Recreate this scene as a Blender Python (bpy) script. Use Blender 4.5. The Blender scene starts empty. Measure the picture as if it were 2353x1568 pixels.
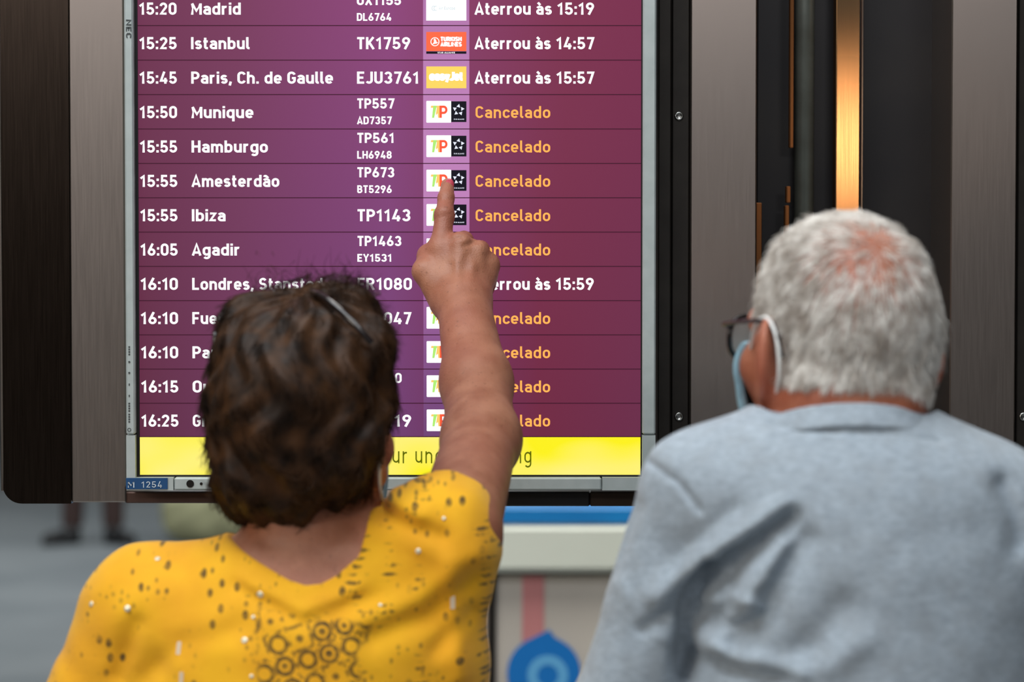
import bpy, math, random
import numpy as np
from mathutils import Vector
random.seed(7)
RNG = np.random.default_rng(7)
SC = bpy.context.scene
COL = SC.collection
PI = math.pi
# ------------------------------------------------------------------ camera
FW, FH = 2353, 1568
LENS = 85.0
FPX = LENS / 36.0 * FW
CAMY, CAMZ, PITCH = -2.76, 1.62, math.radians(2.0)
cd = bpy.data.cameras.new('camera')
cam = bpy.data.objects.new('camera', cd)
COL.objects.link(cam)
cam.location = (0, CAMY, CAMZ)
cam.rotation_euler = (PI / 2 - PITCH, 0, 0)
cd.lens = LENS
cd.sensor_width = 36.0
cd.clip_start = 0.05
cd.dof.use_dof = True
cd.dof.focus_distance = 2.74
cd.dof.aperture_fstop = 3.8
cd.dof.aperture_blades = 9
SC.camera = cam
SC.view_settings.view_transform = 'Standard'
SC.view_settings.look = 'None'
SC.view_settings.exposure = 0.0
SC.view_settings.gamma = 1.0
# ------------------------------------------------------------------ world and lights
wd = bpy.data.worlds.new('hall_ambient')
SC.world = wd
wd.use_nodes = True
wd.node_tree.nodes['Background'].inputs[0].default_value = (0.80, 0.90, 1.0, 1)
wd.node_tree.nodes['Background'].inputs[1].default_value = 0.16


def area(name, loc, target, sx, sy, watts, col):
    l = bpy.data.lights.new(name, 'AREA')
    l.shape = 'RECTANGLE'
    l.size, l.size_y, l.energy, l.color = sx, sy, watts, col
    o = bpy.data.objects.new(name, l)
    o.location = loc
    o.rotation_euler = (Vector(target) - Vector(loc)).to_track_quat('-Z', 'Y').to_euler()
    COL.objects.link(o)
    return o


area('ceiling_panel_light', (-0.5, -1.55, 4.1), (-0.4, -1.3, 0), 3.6, 1.5, 112, (0.90, 0.96, 1.0))
area('entrance_light', (-4.2, -4.6, 3.3), (0, -0.6, 1.4), 2.0, 1.6, 85, (1.0, 0.90, 0.78))
area('front_fill_light', (-1.0, -9.5, 4.15), (0, 0, 1.3), 8.0, 0.5, 95, (0.98, 0.96, 0.98))  # added soft fill lamp behind the camera, no window stands there
area('far_hall_light', (-2.5, 9.0, 4.1), (-2.5, 9.0, 0), 7.0, 6.0, 330, (0.92, 0.97, 1.0))
area('desk_light', (0.6, 1.2, 4.1), (0.3, 2.2, 0.8), 2.0, 1.2, 120, (1.0, 0.98, 0.93))

# ------------------------------------------------------------------ pixel helpers
CP, SP = math.cos(PITCH), math.sin(PITCH)


def W(px, py, d):
    u = (px - FW / 2) / FPX * d
    v = (FH / 2 - py) / FPX * d
    return np.array([u, CAMY + CP * d + SP * v, CAMZ - SP * d + CP * v])


def S(px, py, Y=0.0):
    a = W(px, py, 1.0) - np.array([0, CAMY, CAMZ])
    t = (Y - CAMY) / a[1]
    return np.array([a[0] * t, Y, CAMZ + a[2] * t])


def lin(c):
    out = []
    for v in c[:3]:
        v = v / 255.0
        out.append(v / 12.92 if v <= 0.04045 else ((v + 0.055) / 1.055) ** 2.4)
    return (out[0], out[1], out[2], 1.0)


# ------------------------------------------------------------------ materials
class NT:
    def __init__(s, name):
        s.m = bpy.data.materials.new(name)
        s.m.use_nodes = True
        s.t = s.m.node_tree
        s.b = s.t.nodes['Principled BSDF']
        s.out = s.t.nodes['Material Output']
        s._pos = None

    def n(s, kind, **kw):
        nd = s.t.nodes.new(kind)
        for k, v in kw.items():
            setattr(nd, k, v)
        return nd

    def link(s, a, b):
        s.t.links.new(a, b)

    def val(s, sock, v):
        if hasattr(v, 'is_output') or isinstance(v, bpy.types.NodeSocket):
            s.link(v, sock)
        else:
            sock.default_value = v

    def math(s, op, a, b=0.0, c=0.0):
        nd = s.n('ShaderNodeMath', operation=op)
        s.val(nd.inputs[0], a)
        s.val(nd.inputs[1], b)
        s.val(nd.inputs[2], c)
        return nd.outputs[0]

    def pos(s):
        if s._pos is None:
            tc = s.n('ShaderNodeTexCoord')
            sx = s.n('ShaderNodeSeparateXYZ')
            s.link(tc.outputs['Object'], sx.inputs[0])
            s._pos = (tc.outputs['Object'], sx.outputs[0], sx.outputs[1], sx.outputs[2])
        return s._pos

    def vec(s, x, y, z):
        nd = s.n('ShaderNodeCombineXYZ')
        for i, v in enumerate((x, y, z)):
            s.val(nd.inputs[i], v)
        return nd.outputs[0]

    def noise(s, scale, detail=2.0, vec=None, rough=0.5):
        nd = s.n('ShaderNodeTexNoise')
        nd.inputs['Scale'].default_value = scale
        nd.inputs['Detail'].default_value = detail
        nd.inputs['Roughness'].default_value = rough
        s.link(vec if vec is not None else s.pos()[0], nd.inputs['Vector'])
        return nd.outputs['Fac']

    def rng(s, v, a, b, lo=0.0, hi=1.0, smooth=False):
        nd = s.n('ShaderNodeMapRange')
        if smooth:
            nd.interpolation_type = 'SMOOTHSTEP'
        s.val(nd.inputs[0], v)
        for i, q in enumerate((a, b, lo, hi)):
            nd.inputs[1 + i].default_value = q
        return nd.outputs[0]

    def mix(s, f, a, b):
        nd = s.n('ShaderNodeMix', data_type='RGBA')
        s.val(nd.inputs['Factor'], f)
        s.val(nd.inputs[6], a)
        s.val(nd.inputs[7], b)
        return nd.outputs[2]

    def ramp(s, f, stops):
        nd = s.n('ShaderNodeValToRGB')
        e = nd.color_ramp.elements
        while len(e) < len(stops):
            e.new(0.5)
        for el, (p, c) in zip(e, stops):
            el.position = p
            el.color = c
        s.link(f, nd.inputs[0])
        return nd.outputs[0]

    def bump(s, h, strength, dist=0.001):
        nd = s.n('ShaderNodeBump')
        nd.inputs['Strength'].default_value = strength
        nd.inputs['Distance'].default_value = dist
        s.link(h, nd.inputs['Height'])
        s.link(nd.outputs[0], s.b.inputs['Normal'])


def mat(name, col, rough=0.5, metal=0.0, var=None, bump=None, spec=None, sss=None, alpha=None, trans=None):
    k = NT(name)
    k.b.inputs['Roughness'].default_value = rough
    k.b.inputs['Metallic'].default_value = metal
    if spec is not None:
        k.b.inputs['Specular IOR Level'].default_value = spec
    c = lin(col)
    if var:
        sc, col2, lo, hi = var
        k.link(k.mix(k.rng(k.noise(sc, 3.0), lo, hi), c, lin(col2)), k.b.inputs['Base Color'])
    else:
        k.b.inputs['Base Color'].default_value = c
    if bump:
        k.bump(k.noise(bump[0], 3.0), bump[1], bump[2])
    if sss:
        k.b.inputs['Subsurface Weight'].default_value = sss
        k.b.inputs['Subsurface Radius'].default_value = (0.006, 0.003, 0.0015)
        k.b.inputs['Subsurface Scale'].default_value = 1.0
    if trans:
        k.b.inputs['Transmission Weight'].default_value = trans
    if alpha is not None:
        k.b.inputs['Alpha'].default_value = alpha
    return k.m


def emis(name, col, strength=1.0):
    k = NT(name)
    k.b.inputs['Base Color'].default_value = (0.01, 0.01, 0.01, 1)
    k.b.inputs['Roughness'].default_value = 0.6
    k.b.inputs['Specular IOR Level'].default_value = 0.03
    k.b.inputs['Emission Color'].default_value = lin(col)
    k.b.inputs['Emission Strength'].default_value = strength
    return k.m


def brushed(name, col, rough, stretch=0.02, var=0.25):
    k = NT(name)
    p = k.pos()
    v = k.vec(p[1], p[2], k.math('MULTIPLY', p[3], stretch))
    nz = k.noise(900.0, 2.0, v)
    big = k.noise(5.0, 2.0, k.vec(p[1], p[2], k.math('MULTIPLY', p[3], 0.25)))
    c = lin(col)
    dk = tuple(q * (1 - var) for q in c[:3]) + (1,)
    k.link(k.mix(k.math('ADD', k.math('MULTIPLY', nz, 0.18), k.math('MULTIPLY', big, 0.82)), dk, c), k.b.inputs['Base Color'])
    k.b.inputs['Metallic'].default_value = 1.0
    k.link(k.rng(nz, 0.3, 0.7, rough - 0.015, rough + 0.015), k.b.inputs['Roughness'])
    k.bump(nz, 0.012, 0.0002)
    return k.m


# ------------------------------------------------------------------ object helpers
def tag(o, label=None, cat=None, group=None, kind=None):
    if label:
        o['label'] = label
    if cat:
        o['category'] = cat
    if group:
        o['group'] = group
    if kind:
        o['kind'] = kind
    return o


def thing(name, loc, label, cat, group=None):
    o = bpy.data.objects.new(name, None)
    o.empty_display_size = 0.1
    o.location = loc
    COL.objects.link(o)
    return tag(o, label, cat, group)


def link_mesh(name, me, parent=None, smooth=False):
    o = bpy.data.objects.new(name, me)
    COL.objects.link(o)
    if parent is not None:
        o.parent = parent
        if parent.type == 'EMPTY':
            o.location = -parent.location      # vertices are in world metres
    if smooth:
        me.polygons.foreach_set('use_smooth', np.ones(len(me.polygons), dtype=bool))
    return o


class MB:
    """collects shapes for ONE mesh object"""

    def __init__(s):
        s.v, s.f, s.m = [], [], []
        s.mi = 0

    def add(s, vs, fs):
        b = len(s.v)
        s.v += [tuple(float(c) for c in q) for q in vs]
        s.f += [tuple(i + b for i in f) for f in fs]
        s.m += [s.mi] * len(fs)
        return s

    def box(s, x0, x1, y0, y1, z0, z1, bev=0.0):
        if bev <= 0:
            vs = [(x, y, z) for x in (x0, x1) for y in (y0, y1) for z in (z0, z1)]
            return s.add(vs, [(0, 1, 3, 2), (4, 6, 7, 5), (0, 4, 5, 1), (2, 3, 7, 6), (0, 2, 6, 4), (1, 5, 7, 3)])
        # chamfered box: bevel by three nested slabs of 24 vertices
        cx, cy, cz = (x0 + x1) / 2, (y0 + y1) / 2, (z0 + z1) / 2
        hx, hy, hz = abs(x1 - x0) / 2, abs(y1 - y0) / 2, abs(z1 - z0) / 2
        vs, idx = [], {}
        for sx in (-1, 1):
            for sy in (-1, 1):
                for sz in (-1, 1):
                    for a in range(3):
                        e = [hx - bev, hy - bev, hz - bev]
                        e[a] += bev
                        idx[(sx, sy, sz, a)] = len(vs)
                        vs.append((cx + sx * e[0], cy + sy * e[1], cz + sz * e[2]))
        fs = []
        for a in range(3):
            b, c = (a + 1) % 3, (a + 2) % 3
            for sg in (-1, 1):
                q = []
                for (p, r) in ((-1, -1), (1, -1), (1, 1), (-1, 1)):
                    k = [0, 0, 0]
                    k[a], k[b], k[c] = sg, p, r
                    q.append(idx[(k[0], k[1], k[2], a)])
                fs.append(tuple(q if sg > 0 else q[::-1]))
            for sb in (-1, 1):
                for sc_ in (-1, 1):
                    k0, k1 = [0, 0, 0], [0, 0, 0]
                    k0[a], k0[b], k0[c] = -1, sb, sc_
                    k1[a], k1[b], k1[c] = 1, sb, sc_
                    q = (idx[tuple(k0) + (b,)], idx[tuple(k1) + (b,)], idx[tuple(k1) + (c,)], idx[tuple(k0) + (c,)])
                    fs.append(q if sb * sc_ > 0 else q[::-1])
        for sx in (-1, 1):
            for sy in (-1, 1):
                for sz in (-1, 1):
                    q = tuple(idx[(sx, sy, sz, a)] for a in range(3))
                    fs.append(q if sx * sy * sz > 0 else q[::-1])
        return s.add(vs, fs)

    def prism(s, poly, y0, y1):
        """polygon in (x,z), extruded from y0 (front) to y1"""
        n = len(poly)
        vs = [(x, y0, z) for x, z in poly] + [(x, y1, z) for x, z in poly]
        fs = [tuple(range(n)), tuple(range(2 * n - 1, n - 1, -1))]
        fs += [(i, i + n, (i + 1) % n + n, (i + 1) % n) for i in range(n)]
        return s.add(vs, fs)

    def flat(s, poly, y):
        return s.add([(x, y, z) for x, z in poly], [tuple(range(len(poly)))])

    def cyl(s, c, r, y0, y1, n=24):
        return s.prism([(c[0] + r * math.cos(2 * PI * i / n), c[1] + r * math.sin(2 * PI * i / n)) for i in range(n)], y0, y1)

    def tube(s, pts, r, n=8, flatten=None):
        pts = [np.array(p, float) for p in pts]
        rs = r if hasattr(r, '__len__') else [r] * len(pts)
        vs = []
        up = None
        for i, p in enumerate(pts):
            t = pts[min(i + 1, len(pts) - 1)] - pts[max(i - 1, 0)]
            t = t / np.linalg.norm(t)
            if up is None:
                up = np.array([0, 0, 1.0]) if abs(t[2]) < 0.9 else np.array([1.0, 0, 0])
            a = np.cross(t, up)
            a /= np.linalg.norm(a)
            b = np.cross(a, t)
            up = b
            for k in range(n):
                w = 2 * PI * k / n
                vs.append(p + rs[i] * (math.cos(w) * a + math.sin(w) * b))
        fs = []
        for i in range(len(pts) - 1):
            for k in range(n):
                fs.append((i * n + k, i * n + (k + 1) % n, (i + 1) * n + (k + 1) % n, (i + 1) * n + k))
        fs.append(tuple(range(n - 1, -1, -1)))
        fs.append(tuple(range((len(pts) - 1) * n, len(pts) * n)))
        return s.add(vs, fs)

    def lathe(s, prof, c, n=28):
        vs = []
        for r, z in prof:
            for k in range(n):
                w = 2 * PI * k / n
                vs.append((c[0] + r * math.cos(w), c[1] + r * math.sin(w), c[2] + z))
        fs = []
        for i in range(len(prof) - 1):
            for k in range(n):
                fs.append((i * n + k, i * n + (k + 1) % n, (i + 1) * n + (k + 1) % n, (i + 1) * n + k))
        fs.append(tuple(range(n - 1, -1, -1)))
        fs.append(tuple(range((len(prof) - 1) * n, len(prof) * n)))
        return s.add(vs, fs)

    def build(s, name, mats, parent=None, smooth=False):
        me = bpy.data.meshes.new(name)
        me.from_pydata(s.v, [], s.f)
        for m in (mats if isinstance(mats, (list, tuple)) else [mats]):
            me.materials.append(m)
        me.polygons.foreach_set('material_index', np.array(s.m, dtype=np.int32))
        me.update()
        return link_mesh(name, me, parent, smooth)


def pbox(mb, x0, x1, ytop, ybot, Y0, Y1, bev=0.0):
    """box given by its front rectangle in photo pixels on the plane y=Y0, running back to Y1"""
    ym = (ytop + ybot) / 2
    a, b = S(x0, ym, Y0), S(x1, ym, Y0)
    return mb.box(a[0], b[0], Y0, Y1, S(x0, ybot, Y0)[2], S(x0, ytop, Y0)[2], bev)


def smooth_path(pts, n=8):
    """Catmull-Rom through the points"""
    P = [np.array(p, float) for p in pts]
    P = [2 * P[0] - P[1]] + P + [2 * P[-1] - P[-2]]
    out = []
    for i in range(1, len(P) - 2):
        for k in range(n):
            t = k / n
            a, b, c, d = P[i - 1], P[i], P[i + 1], P[i + 2]
            out.append(0.5 * (2 * b + (c - a) * t + (2 * a - 5 * b + 4 * c - d) * t * t + (3 * b - a - 3 * c + d) * t ** 3))
    out.append(P[-2])
    return out


# ------------------------------------------------------------------ lettering (own stroke alphabet)
def A(cx, cy, rx, ry, a0, a1):
    n = max(4, int(abs(a1 - a0) / 15))
    return [(cx + rx * math.cos(math.radians(a0 + (a1 - a0) * i / n)), cy + ry * math.sin(math.radians(a0 + (a1 - a0) * i / n))) for i in range(n + 1)]


def RR(x0, y0, x1, y1, r):
    return ['c'] + A(x1 - r, y1 - r, r, r, 0, 90) + A(x0 + r, y1 - r, r, r, 90, 180) + A(x0 + r, y0 + r, r, r, 180, 270) + A(x1 - r, y0 + r, r, r, 270, 360)


def EL(cx, cy, rx, ry):
    return ['c'] + A(cx, cy, rx, ry, 0, 360)[:-1]


_a = [A(.26, .48, .2, .165, 155, 0) + [(.46, 0)], [(.46, .40), (.25, .40)] + A(.25, .24, .165, .155, 90, 270) + [(.46, .085)]]
GL = {
    '0': (.60, [RR(.085, .085, .515, .915, .213)]),
    '1': (.45, [[(.05, .70), (.29, .90), (.29, 0)]]),
    '2': (.60, [A(.30, .70, .205, .215, 175, -32) + [(.12, .085), (.54, .085)]]),
    '3': (.60, [A(.29, .705, .195, .21, 160, -90), A(.29, .29, .215, .205, 90, -165)]),
    '4': (.62, [[(.36, 1.0), (.10, .25), (.60, .25)], [(.44, .48), (.44, 0)]]),
    '5': (.60, [[(.52, .915), (.14, .915), (.12, .48)] + A(.29, .315, .22, .23, 125, -165)]),
    '6': (.61, [EL(.305, .30, .215, .215), [(.40, 1.0), (.115, .40)]]),
    '7': (.56, [[(.03, .915), (.49, .915), (.22, 0)]]),
    '8': (.61, [EL(.305, .705, .19, .21), EL(.305, .29, .215, .205)]),
    '9': (.61, [EL(.305, .70, .215, .215), [(.21, 0), (.495, .60)]]),
    ':': (.19, [[(.095, 0), (.095, .19)], [(.095, .50), (.095, .69)]]),
    '.': (.19, [[(.095, 0), (.095, .18)]]),
    ',': (.19, [[(.125, .17), (.05, -.15)]]),
    ' ': (.20, []),
    'A': (.66, [[(.06, 0), (.33, .96), (.60, 0)], [(.15, .25), (.51, .25)]]),
    'B': (.60, [['c', (.085, .085), (.085, .915)] + A(.31, .71, .17, .205, 90, -90) + [(.085, .505)], [(.30, .505)] + A(.31, .295, .205, .21, 90, -90) + [(.085, .085)]]),
    'C': (.59, [A(.305, .695, .22, .22, 15, 180) + A(.305, .305, .22, .22, 180, 345)]),
    'D': (.62, [['c', (.085, .085), (.085, .915)] + A(.29, .67, .245, .245, 90, 0) + A(.29, .33, .245, .245, 0, -90)]),
    'E': (.54, [[(.52, .915), (.085, .915), (.085, .085), (.52, .085)], [(.085, .5), (.46, .5)]]),
    'F': (.53, [[(.52, .915), (.085, .915), (.085, 0)], [(.085, .48), (.46, .48)]]),
    'G': (.61, [A(.305, .695, .22, .22, 15, 180) + A(.305, .305, .22, .22, 180, 360) + [(.525, .46), (.33, .46)]]),
    'H': (.64, [[(.085, 0), (.085, 1)], [(.555, 0), (.555, 1)], [(.085, .5), (.555, .5)]]),
    'I': (.17, [[(.085, 0), (.085, 1)]]),
    'J': (.50, [[(.415, 1), (.415, .28)] + A(.225, .28, .19, .195, 0, -150)]),
    'K': (.62, [[(.085, 0), (.085, 1)], [(.55, 1), (.12, .40)], [(.24, .56), (.57, 0)]]),
    'L': (.52, [[(.085, 1), (.085, .085), (.51, .085)]]),
    'M': (.78, [[(.085, 0), (.085, .93), (.39, .32), (.695, .93), (.695, 0)]]),
    'N': (.68, [[(.085, 0), (.085, .93), (.595, .07), (.595, 1)]]),
    'O': (.61, [RR(.085, .085, .525, .915, .218)]),
    'P': (.59, [[(.085, 0), (.085, .915), (.30, .915)] + A(.30, .68, .215, .235, 90, -90) + [(.085, .445)]]),
    'R': (.61, [[(.085, 0), (.085, .915), (.30, .915)] + A(.30, .695, .205, .22, 90, -90) + [(.085, .475)], [(.30, .475), (.54, 0)]]),
    'S': (.59, [A(.295, .70, .20, .215, 25, 270) + A(.295, .29, .215, .205, 90, -155)]),
    'T': (.56, [[(.01, .915), (.55, .915)], [(.28, .915), (.28, 0)]]),
    'U': (.61, [[(.085, 1), (.085, .30)] + A(.305, .30, .22, .215, 180, 360) + [(.525, 1)]]),
    'X': (.62, [[(.07, 1), (.55, 0)], [(.55, 1), (.07, 0)]]),
    'Y': (.60, [[(.05, 1), (.30, .45), (.55, 1)], [(.30, .48), (.30, 0)]]),
    'a': (.54, _a),
    'à': (.54, _a + [[(.12, 1.0), (.30, .80)]]),
    'ã': (.54, _a + [[(.10, .83)] + A(.18, .86, .07, .05, 150, 20) + A(.34, .88, .07, .05, 200, 330)]),
    'b': (.57, [[(.085, 0), (.085, 1)], RR(.085, .085, .485, .645, .198)]),
    'c': (.50, [A(.28, .45, .195, .195, 15, 180) + A(.28, .28, .195, .195, 180, 345)]),
    'd': (.57, [[(.485, 0), (.485, 1)], RR(.085, .085, .485, .645, .198)]),
    'e': (.56, [[(.12, .355), (.475, .355)] + A(.28, .45, .195, .195, 0, 180) + A(.28, .28, .195, .195, 180, 325)]),
    'f': (.38, [[(.14, 0), (.14, .8)] + A(.255, .80, .115, .115, 180, 90) + [(.36, .915)], [(.02, .645), (.34, .645)]]),
    'g': (.57, [RR(.085, .085, .485, .645, .198), [(.485, .73), (.485, -.02)] + A(.285, -.02, .2, .19, 0, -145)]),
    'h': (.56, [[(.085, 0), (.085, 1)], [(.085, .44)] + A(.28, .45, .195, .195, 180, 0) + [(.475, 0)]]),
    'i': (.17, [[(.085, 0), (.085, .73)], [(.085, .83), (.085, 1.0)]]),
    'j': (.20, [[(.105, .73), (.105, -.05)] + A(-.01, -.05, .115, .12, 0, -90), [(.105, .83), (.105, 1.0)]]),
    'k': (.52, [[(.085, 0), (.085, 1)], [(.45, .73), (.12, .30)], [(.22, .43), (.47, 0)]]),
    'l': (.25, [[(.085, 1), (.085, .20)] + A(.20, .20, .115, .115, 180, 270) + [(.25, .085)]]),
    'm': (.86, [[(.085, 0), (.085, .73)], [(.085, .45)] + A(.26, .47, .17, .175, 180, 0) + [(.43, 0)], [(.43, .45)] + A(.60, .47, .17, .175, 180, 0) + [(.77, 0)]]),
    'n': (.56, [[(.085, 0), (.085, .73)], [(.085, .44)] + A(.28, .45, .195, .195, 180, 0) + [(.475, 0)]]),
    'o': (.57, [RR(.085, .085, .485, .645, .198)]),
    'p': (.57, [[(.085, -.27), (.085, .73)], RR(.085, .085, .485, .645, .198)]),
    'q': (.57, [[(.485, -.27), (.485, .73)], RR(.085, .085, .485, .645, .198)]),
    'r': (.40, [[(.085, 0), (.085, .73)], [(.085, .44)] + A(.28, .45, .195, .195, 180, 70)]),
    's': (.50, [A(.25, .505, .165, .14, 25, 270) + A(.25, .235, .17, .15, 90, -155)]),
    't': (.36, [[(.14, .95), (.14, .20)] + A(.255, .20, .115, .115, 180, 270) + [(.34, .085)], [(.01, .645), (.33, .645)]]),
    'u': (.56, [[(.085, .73), (.085, .28)] + A(.28, .28, .195, .195, 180, 360), [(.475, .73), (.475, 0)]]),
    'v': (.52, [[(.05, .73), (.26, .06), (.47, .73)]]),
    'y': (.52, [[(.05, .73), (.27, .08)], [(.47, .73), (.19, -.25)]]),
    'z': (.48, [[(.04, .645), (.41, .645), (.07, .085), (.45, .085)]]),
}


def ribbon(mb, pts, closed, hw, tr):
    """a stroke of constant width as one flat strip; tr maps glyph units to 3-D"""
    P = []
    for q in pts:
        if not P or (abs(q[0] - P[-1][0]) + abs(q[1] - P[-1][1])) > 1e-4:
            P.append(q)
    if closed and (abs(P[0][0] - P[-1][0]) + abs(P[0][1] - P[-1][1])) < 1e-4:
        P.pop()
    n = len(P)
    L, R = [], []

    def nrm(a, b):
        dx, dy = b[0] - a[0], b[1] - a[1]
        l = math.hypot(dx, dy)
        return (-dy / l, dx / l)
    for i in range(n):
        if closed:
            n0, n1 = nrm(P[i - 1], P[i]), nrm(P[i], P[(i + 1) % n])
        else:
            n0 = nrm(P[i - 1], P[i]) if i else nrm(P[0], P[1])
            n1 = nrm(P[i], P[i + 1]) if i < n - 1 else n0
        mx, my = n0[0] + n1[0], n0[1] + n1[1]
        l2 = mx * mx + my * my
        if l2 < 0.25:
            mx, my, k = n1[0], n1[1], 1.0
        else:
            k = min(2.0 / l2, 1.25 / math.sqrt(l2) * 1.3)
        L.append((P[i][0] + mx * k * hw, P[i][1] + my * k * hw))
        R.append((P[i][0] - mx * k * hw, P[i][1] - my * k * hw))
    vs = [tr(*q) for q in L] + [tr(*q) for q in R]
    fs = [(i, i + n, (i + 1) % n + n, (i + 1) % n) for i in range(n if closed else n - 1)]
    mb.add(vs, fs)


def text_units(s, gap=.115):
    return sum(GL[c][0] for c in s) + gap * (len(s) - 1)


def lettering(mb, s, x0, x1, zb, cap, y, stroke=.175, gap=.115, rot=False, slant=0.0):
    """writes s from x0 to x1 (metres) on baseline zb; rot = turned clockwise, reading downwards"""
    tot = text_units(s, gap)
    sx = (x1 - x0) / tot
    cur = 0.0
    for c in s:
        w, strokes = GL[c]
        for st in strokes:
            closed = st[0] == 'c'
            pts = st[1:] if closed else st
            if rot:
                ribbon(mb, pts, closed, stroke / 2, lambda u, v, k=cur: (zb + v * cap, y, x0 + (k + u) * sx))
            else:
                ribbon(mb, pts, closed, stroke / 2, lambda u, v, k=cur: (x0 + (k + u + slant * v) * sx, y, zb + v * cap))
        cur += w + gap
    return mb


def ptext(mb, s, px0, px1, pyb, pcap, y=-0.0012, stroke=.175, gap=.115, slant=0.0):
    a, b = S(px0, pyb), S(px1, pyb)
    return lettering(mb, s, a[0], b[0], a[2], S(px0, pyb - pcap)[2] - a[2], y, stroke, gap, False, slant)


# ------------------------------------------------------------------ setting: hall
floor_k = NT('terrazzo_floor')
_p = floor_k.pos()
floor_k.link(floor_k.mix(floor_k.rng(floor_k.noise(1.3, 3.0), .35, .65), lin((124, 130, 133)), lin((140, 145, 147))), floor_k.b.inputs['Base Color'])
floor_k.b.inputs['Roughness'].default_value = 0.32
M_floor = floor_k.m
M_ceil = mat('white_ceiling', (205, 205, 200), .8, var=(2.0, (190, 190, 186), .3, .7))
M_wall = mat('warm_grey_wall', (150, 145, 138), .7, var=(.8, (132, 128, 122), .3, .7))
tag(MB().box(-12, 12, -14, 20, -.1, 0).build('floor', M_floor), kind='structure')
tag(MB().box(-12, 12, -14, 20, 4.4, 4.5).build('ceiling', M_ceil), kind='structure')
tag(MB().box(-12, 12, 20, 20.1, 0, 4.4).build('wall_back', M_wall), kind='structure')
tag(MB().box(-12.1, -12, -14, 20, 0, 4.4).build('wall_left', M_wall), kind='structure')
tag(MB().box(12, 12.1, -14, 20, 0, 4.4).build('wall_right', M_wall), kind='structure')
M_pillar = mat('painted_pillar', (70, 66, 62), .6, var=(3.0, (60, 56, 53), .3, .7))
M_wall_low = mat('dark_reflected_band', (64, 48, 48), .6, var=(1.5, (54, 42, 42), .3, .7))
tag(MB().box(-12, 12, -14.1, -14, 1.3, 3.3).build('wall_front', M_wall), kind='structure')
tag(MB().box(-12, 12, -14.1, -13.95, 0, 1.3).build('trim_1', M_wall_low), kind='structure')  # unseen dark band, added so the steel reflects darker towards its foot
_a0, _b0 = S(1790, 500, .24), S(2150, 500, .24)
tag(MB().box(_a0[0], _b0[0], .24, .56, 0, 4.4, .01).build('pillar_column', M_pillar), kind='structure')

# ------------------------------------------------------------------ flight information screen
M_white = emis('white_screen_text', (255, 255, 255), 1.25)
M_orange = emis('orange_screen_text', (255, 176, 84), 1.1)
M_line = emis('dark_row_line', (62, 20, 40))
M_black_e = emis('black_logo_tile', (16, 12, 26))
M_red_e = emis('red_logo_tile', (255, 108, 70))
M_yel_e = emis('yellow_logo_tile', (255, 218, 100))
M_green_e = emis('green_logo_letter', (178, 240, 120))
M_amber_e = emis('amber_logo_letter', (255, 206, 110))
M_salmon_e = emis('salmon_logo_letter', (255, 92, 60))
M_grey_e = emis('pale_grey_logo_letter', (205, 220, 226))
M_star_e = emis('bluish_white_logo_star', (236, 240, 255))
M_olive_e = emis('dark_olive_banner_text', (96, 104, 0))

k = NT('purple_screen')
_o, px_, py_, pz_ = k.pos()
xl, xr = S(318, 500)[0], S(1472, 500)[0]
zt, zb_ = S(800, 0)[2], S(800, 1003)[2]
u = k.rng(px_, xl, xr)
top = k.ramp(u, [(0, lin((112, 52, 82))), (.2, lin((122, 60, 94))), (.50, lin((142, 70, 124))), (.62, lin((136, 62, 104))), (.85, lin((126, 50, 80))), (1, lin((122, 46, 78)))])
bot = k.ramp(u, [(0, lin((96, 42, 66))), (.2, lin((106, 54, 90))), (.5, lin((112, 64, 116))), (.62, lin((110, 52, 94))), (.8, lin((112, 40, 66))), (1, lin((106, 44, 74)))])
w = k.rng(pz_, zt, zb_)
k.link(k.mix(w, top, bot), k.b.inputs['Emission Color'])
k.b.inputs['Emission Strength'].default_value = 1.0
k.b.inputs['Base Color'].default_value = (.01, .01, .01, 1)
k.b.inputs['Specular IOR Level'].default_value = .03
M_purple = k.m
k = NT('lilac_logo_column')
_o, px_, py_, pz_ = k.pos()
k.link(k.ramp(k.rng(pz_, zt, zb_), [(0, lin((178, 118, 172))), (.2, lin((190, 128, 184))), (.45, lin((192, 130, 186))), (.62, lin((168, 108, 164))), (.80, lin((136, 84, 140))), (1, lin((112, 68, 118)))]), k.b.inputs['Emission Color'])
k.b.inputs['Emission Strength'].default_value = 1.0
k.b.inputs['Base Color'].default_value = (.01, .01, .01, 1)
k.b.inputs['Specular IOR Level'].default_value = .03
M_lilac = k.m
k = NT('yellow_banner')
_o, px_, py_, pz_ = k.pos()
k.link(k.mix(k.rng(k.noise(7.0, 1.0, k.vec(px_, 0.0, k.math('MULTIPLY', pz_, 2.2))), .42, .66), lin((252, 240, 0)), lin((255, 240, 132))), k.b.inputs['Emission Color'])
k.b.inputs['Emission Strength'].default_value = 1.0
k.b.inputs['Base Color'].default_value = (.01, .01, .01, 1)
M_banner = k.m
M_bezel = mat('silver_grey_bezel', (186, 195, 194), .42, .15, var=(60, (176, 186, 185), .3, .7), bump=(900, .05, .0003))
M_bezel_dark = mat('black_inner_bezel', (14, 12, 14), .5)
M_ink = mat('dark_grey_print', (62, 68, 70), .6)
M_blue_label = mat('blue_label', (14, 74, 124), .5, var=(40, (10, 66, 114), .3, .7))
M_label_white = mat('white_label_print', (214, 224, 230), .6)
M_black = mat('black_plastic', (12, 12, 13), .35)

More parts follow.
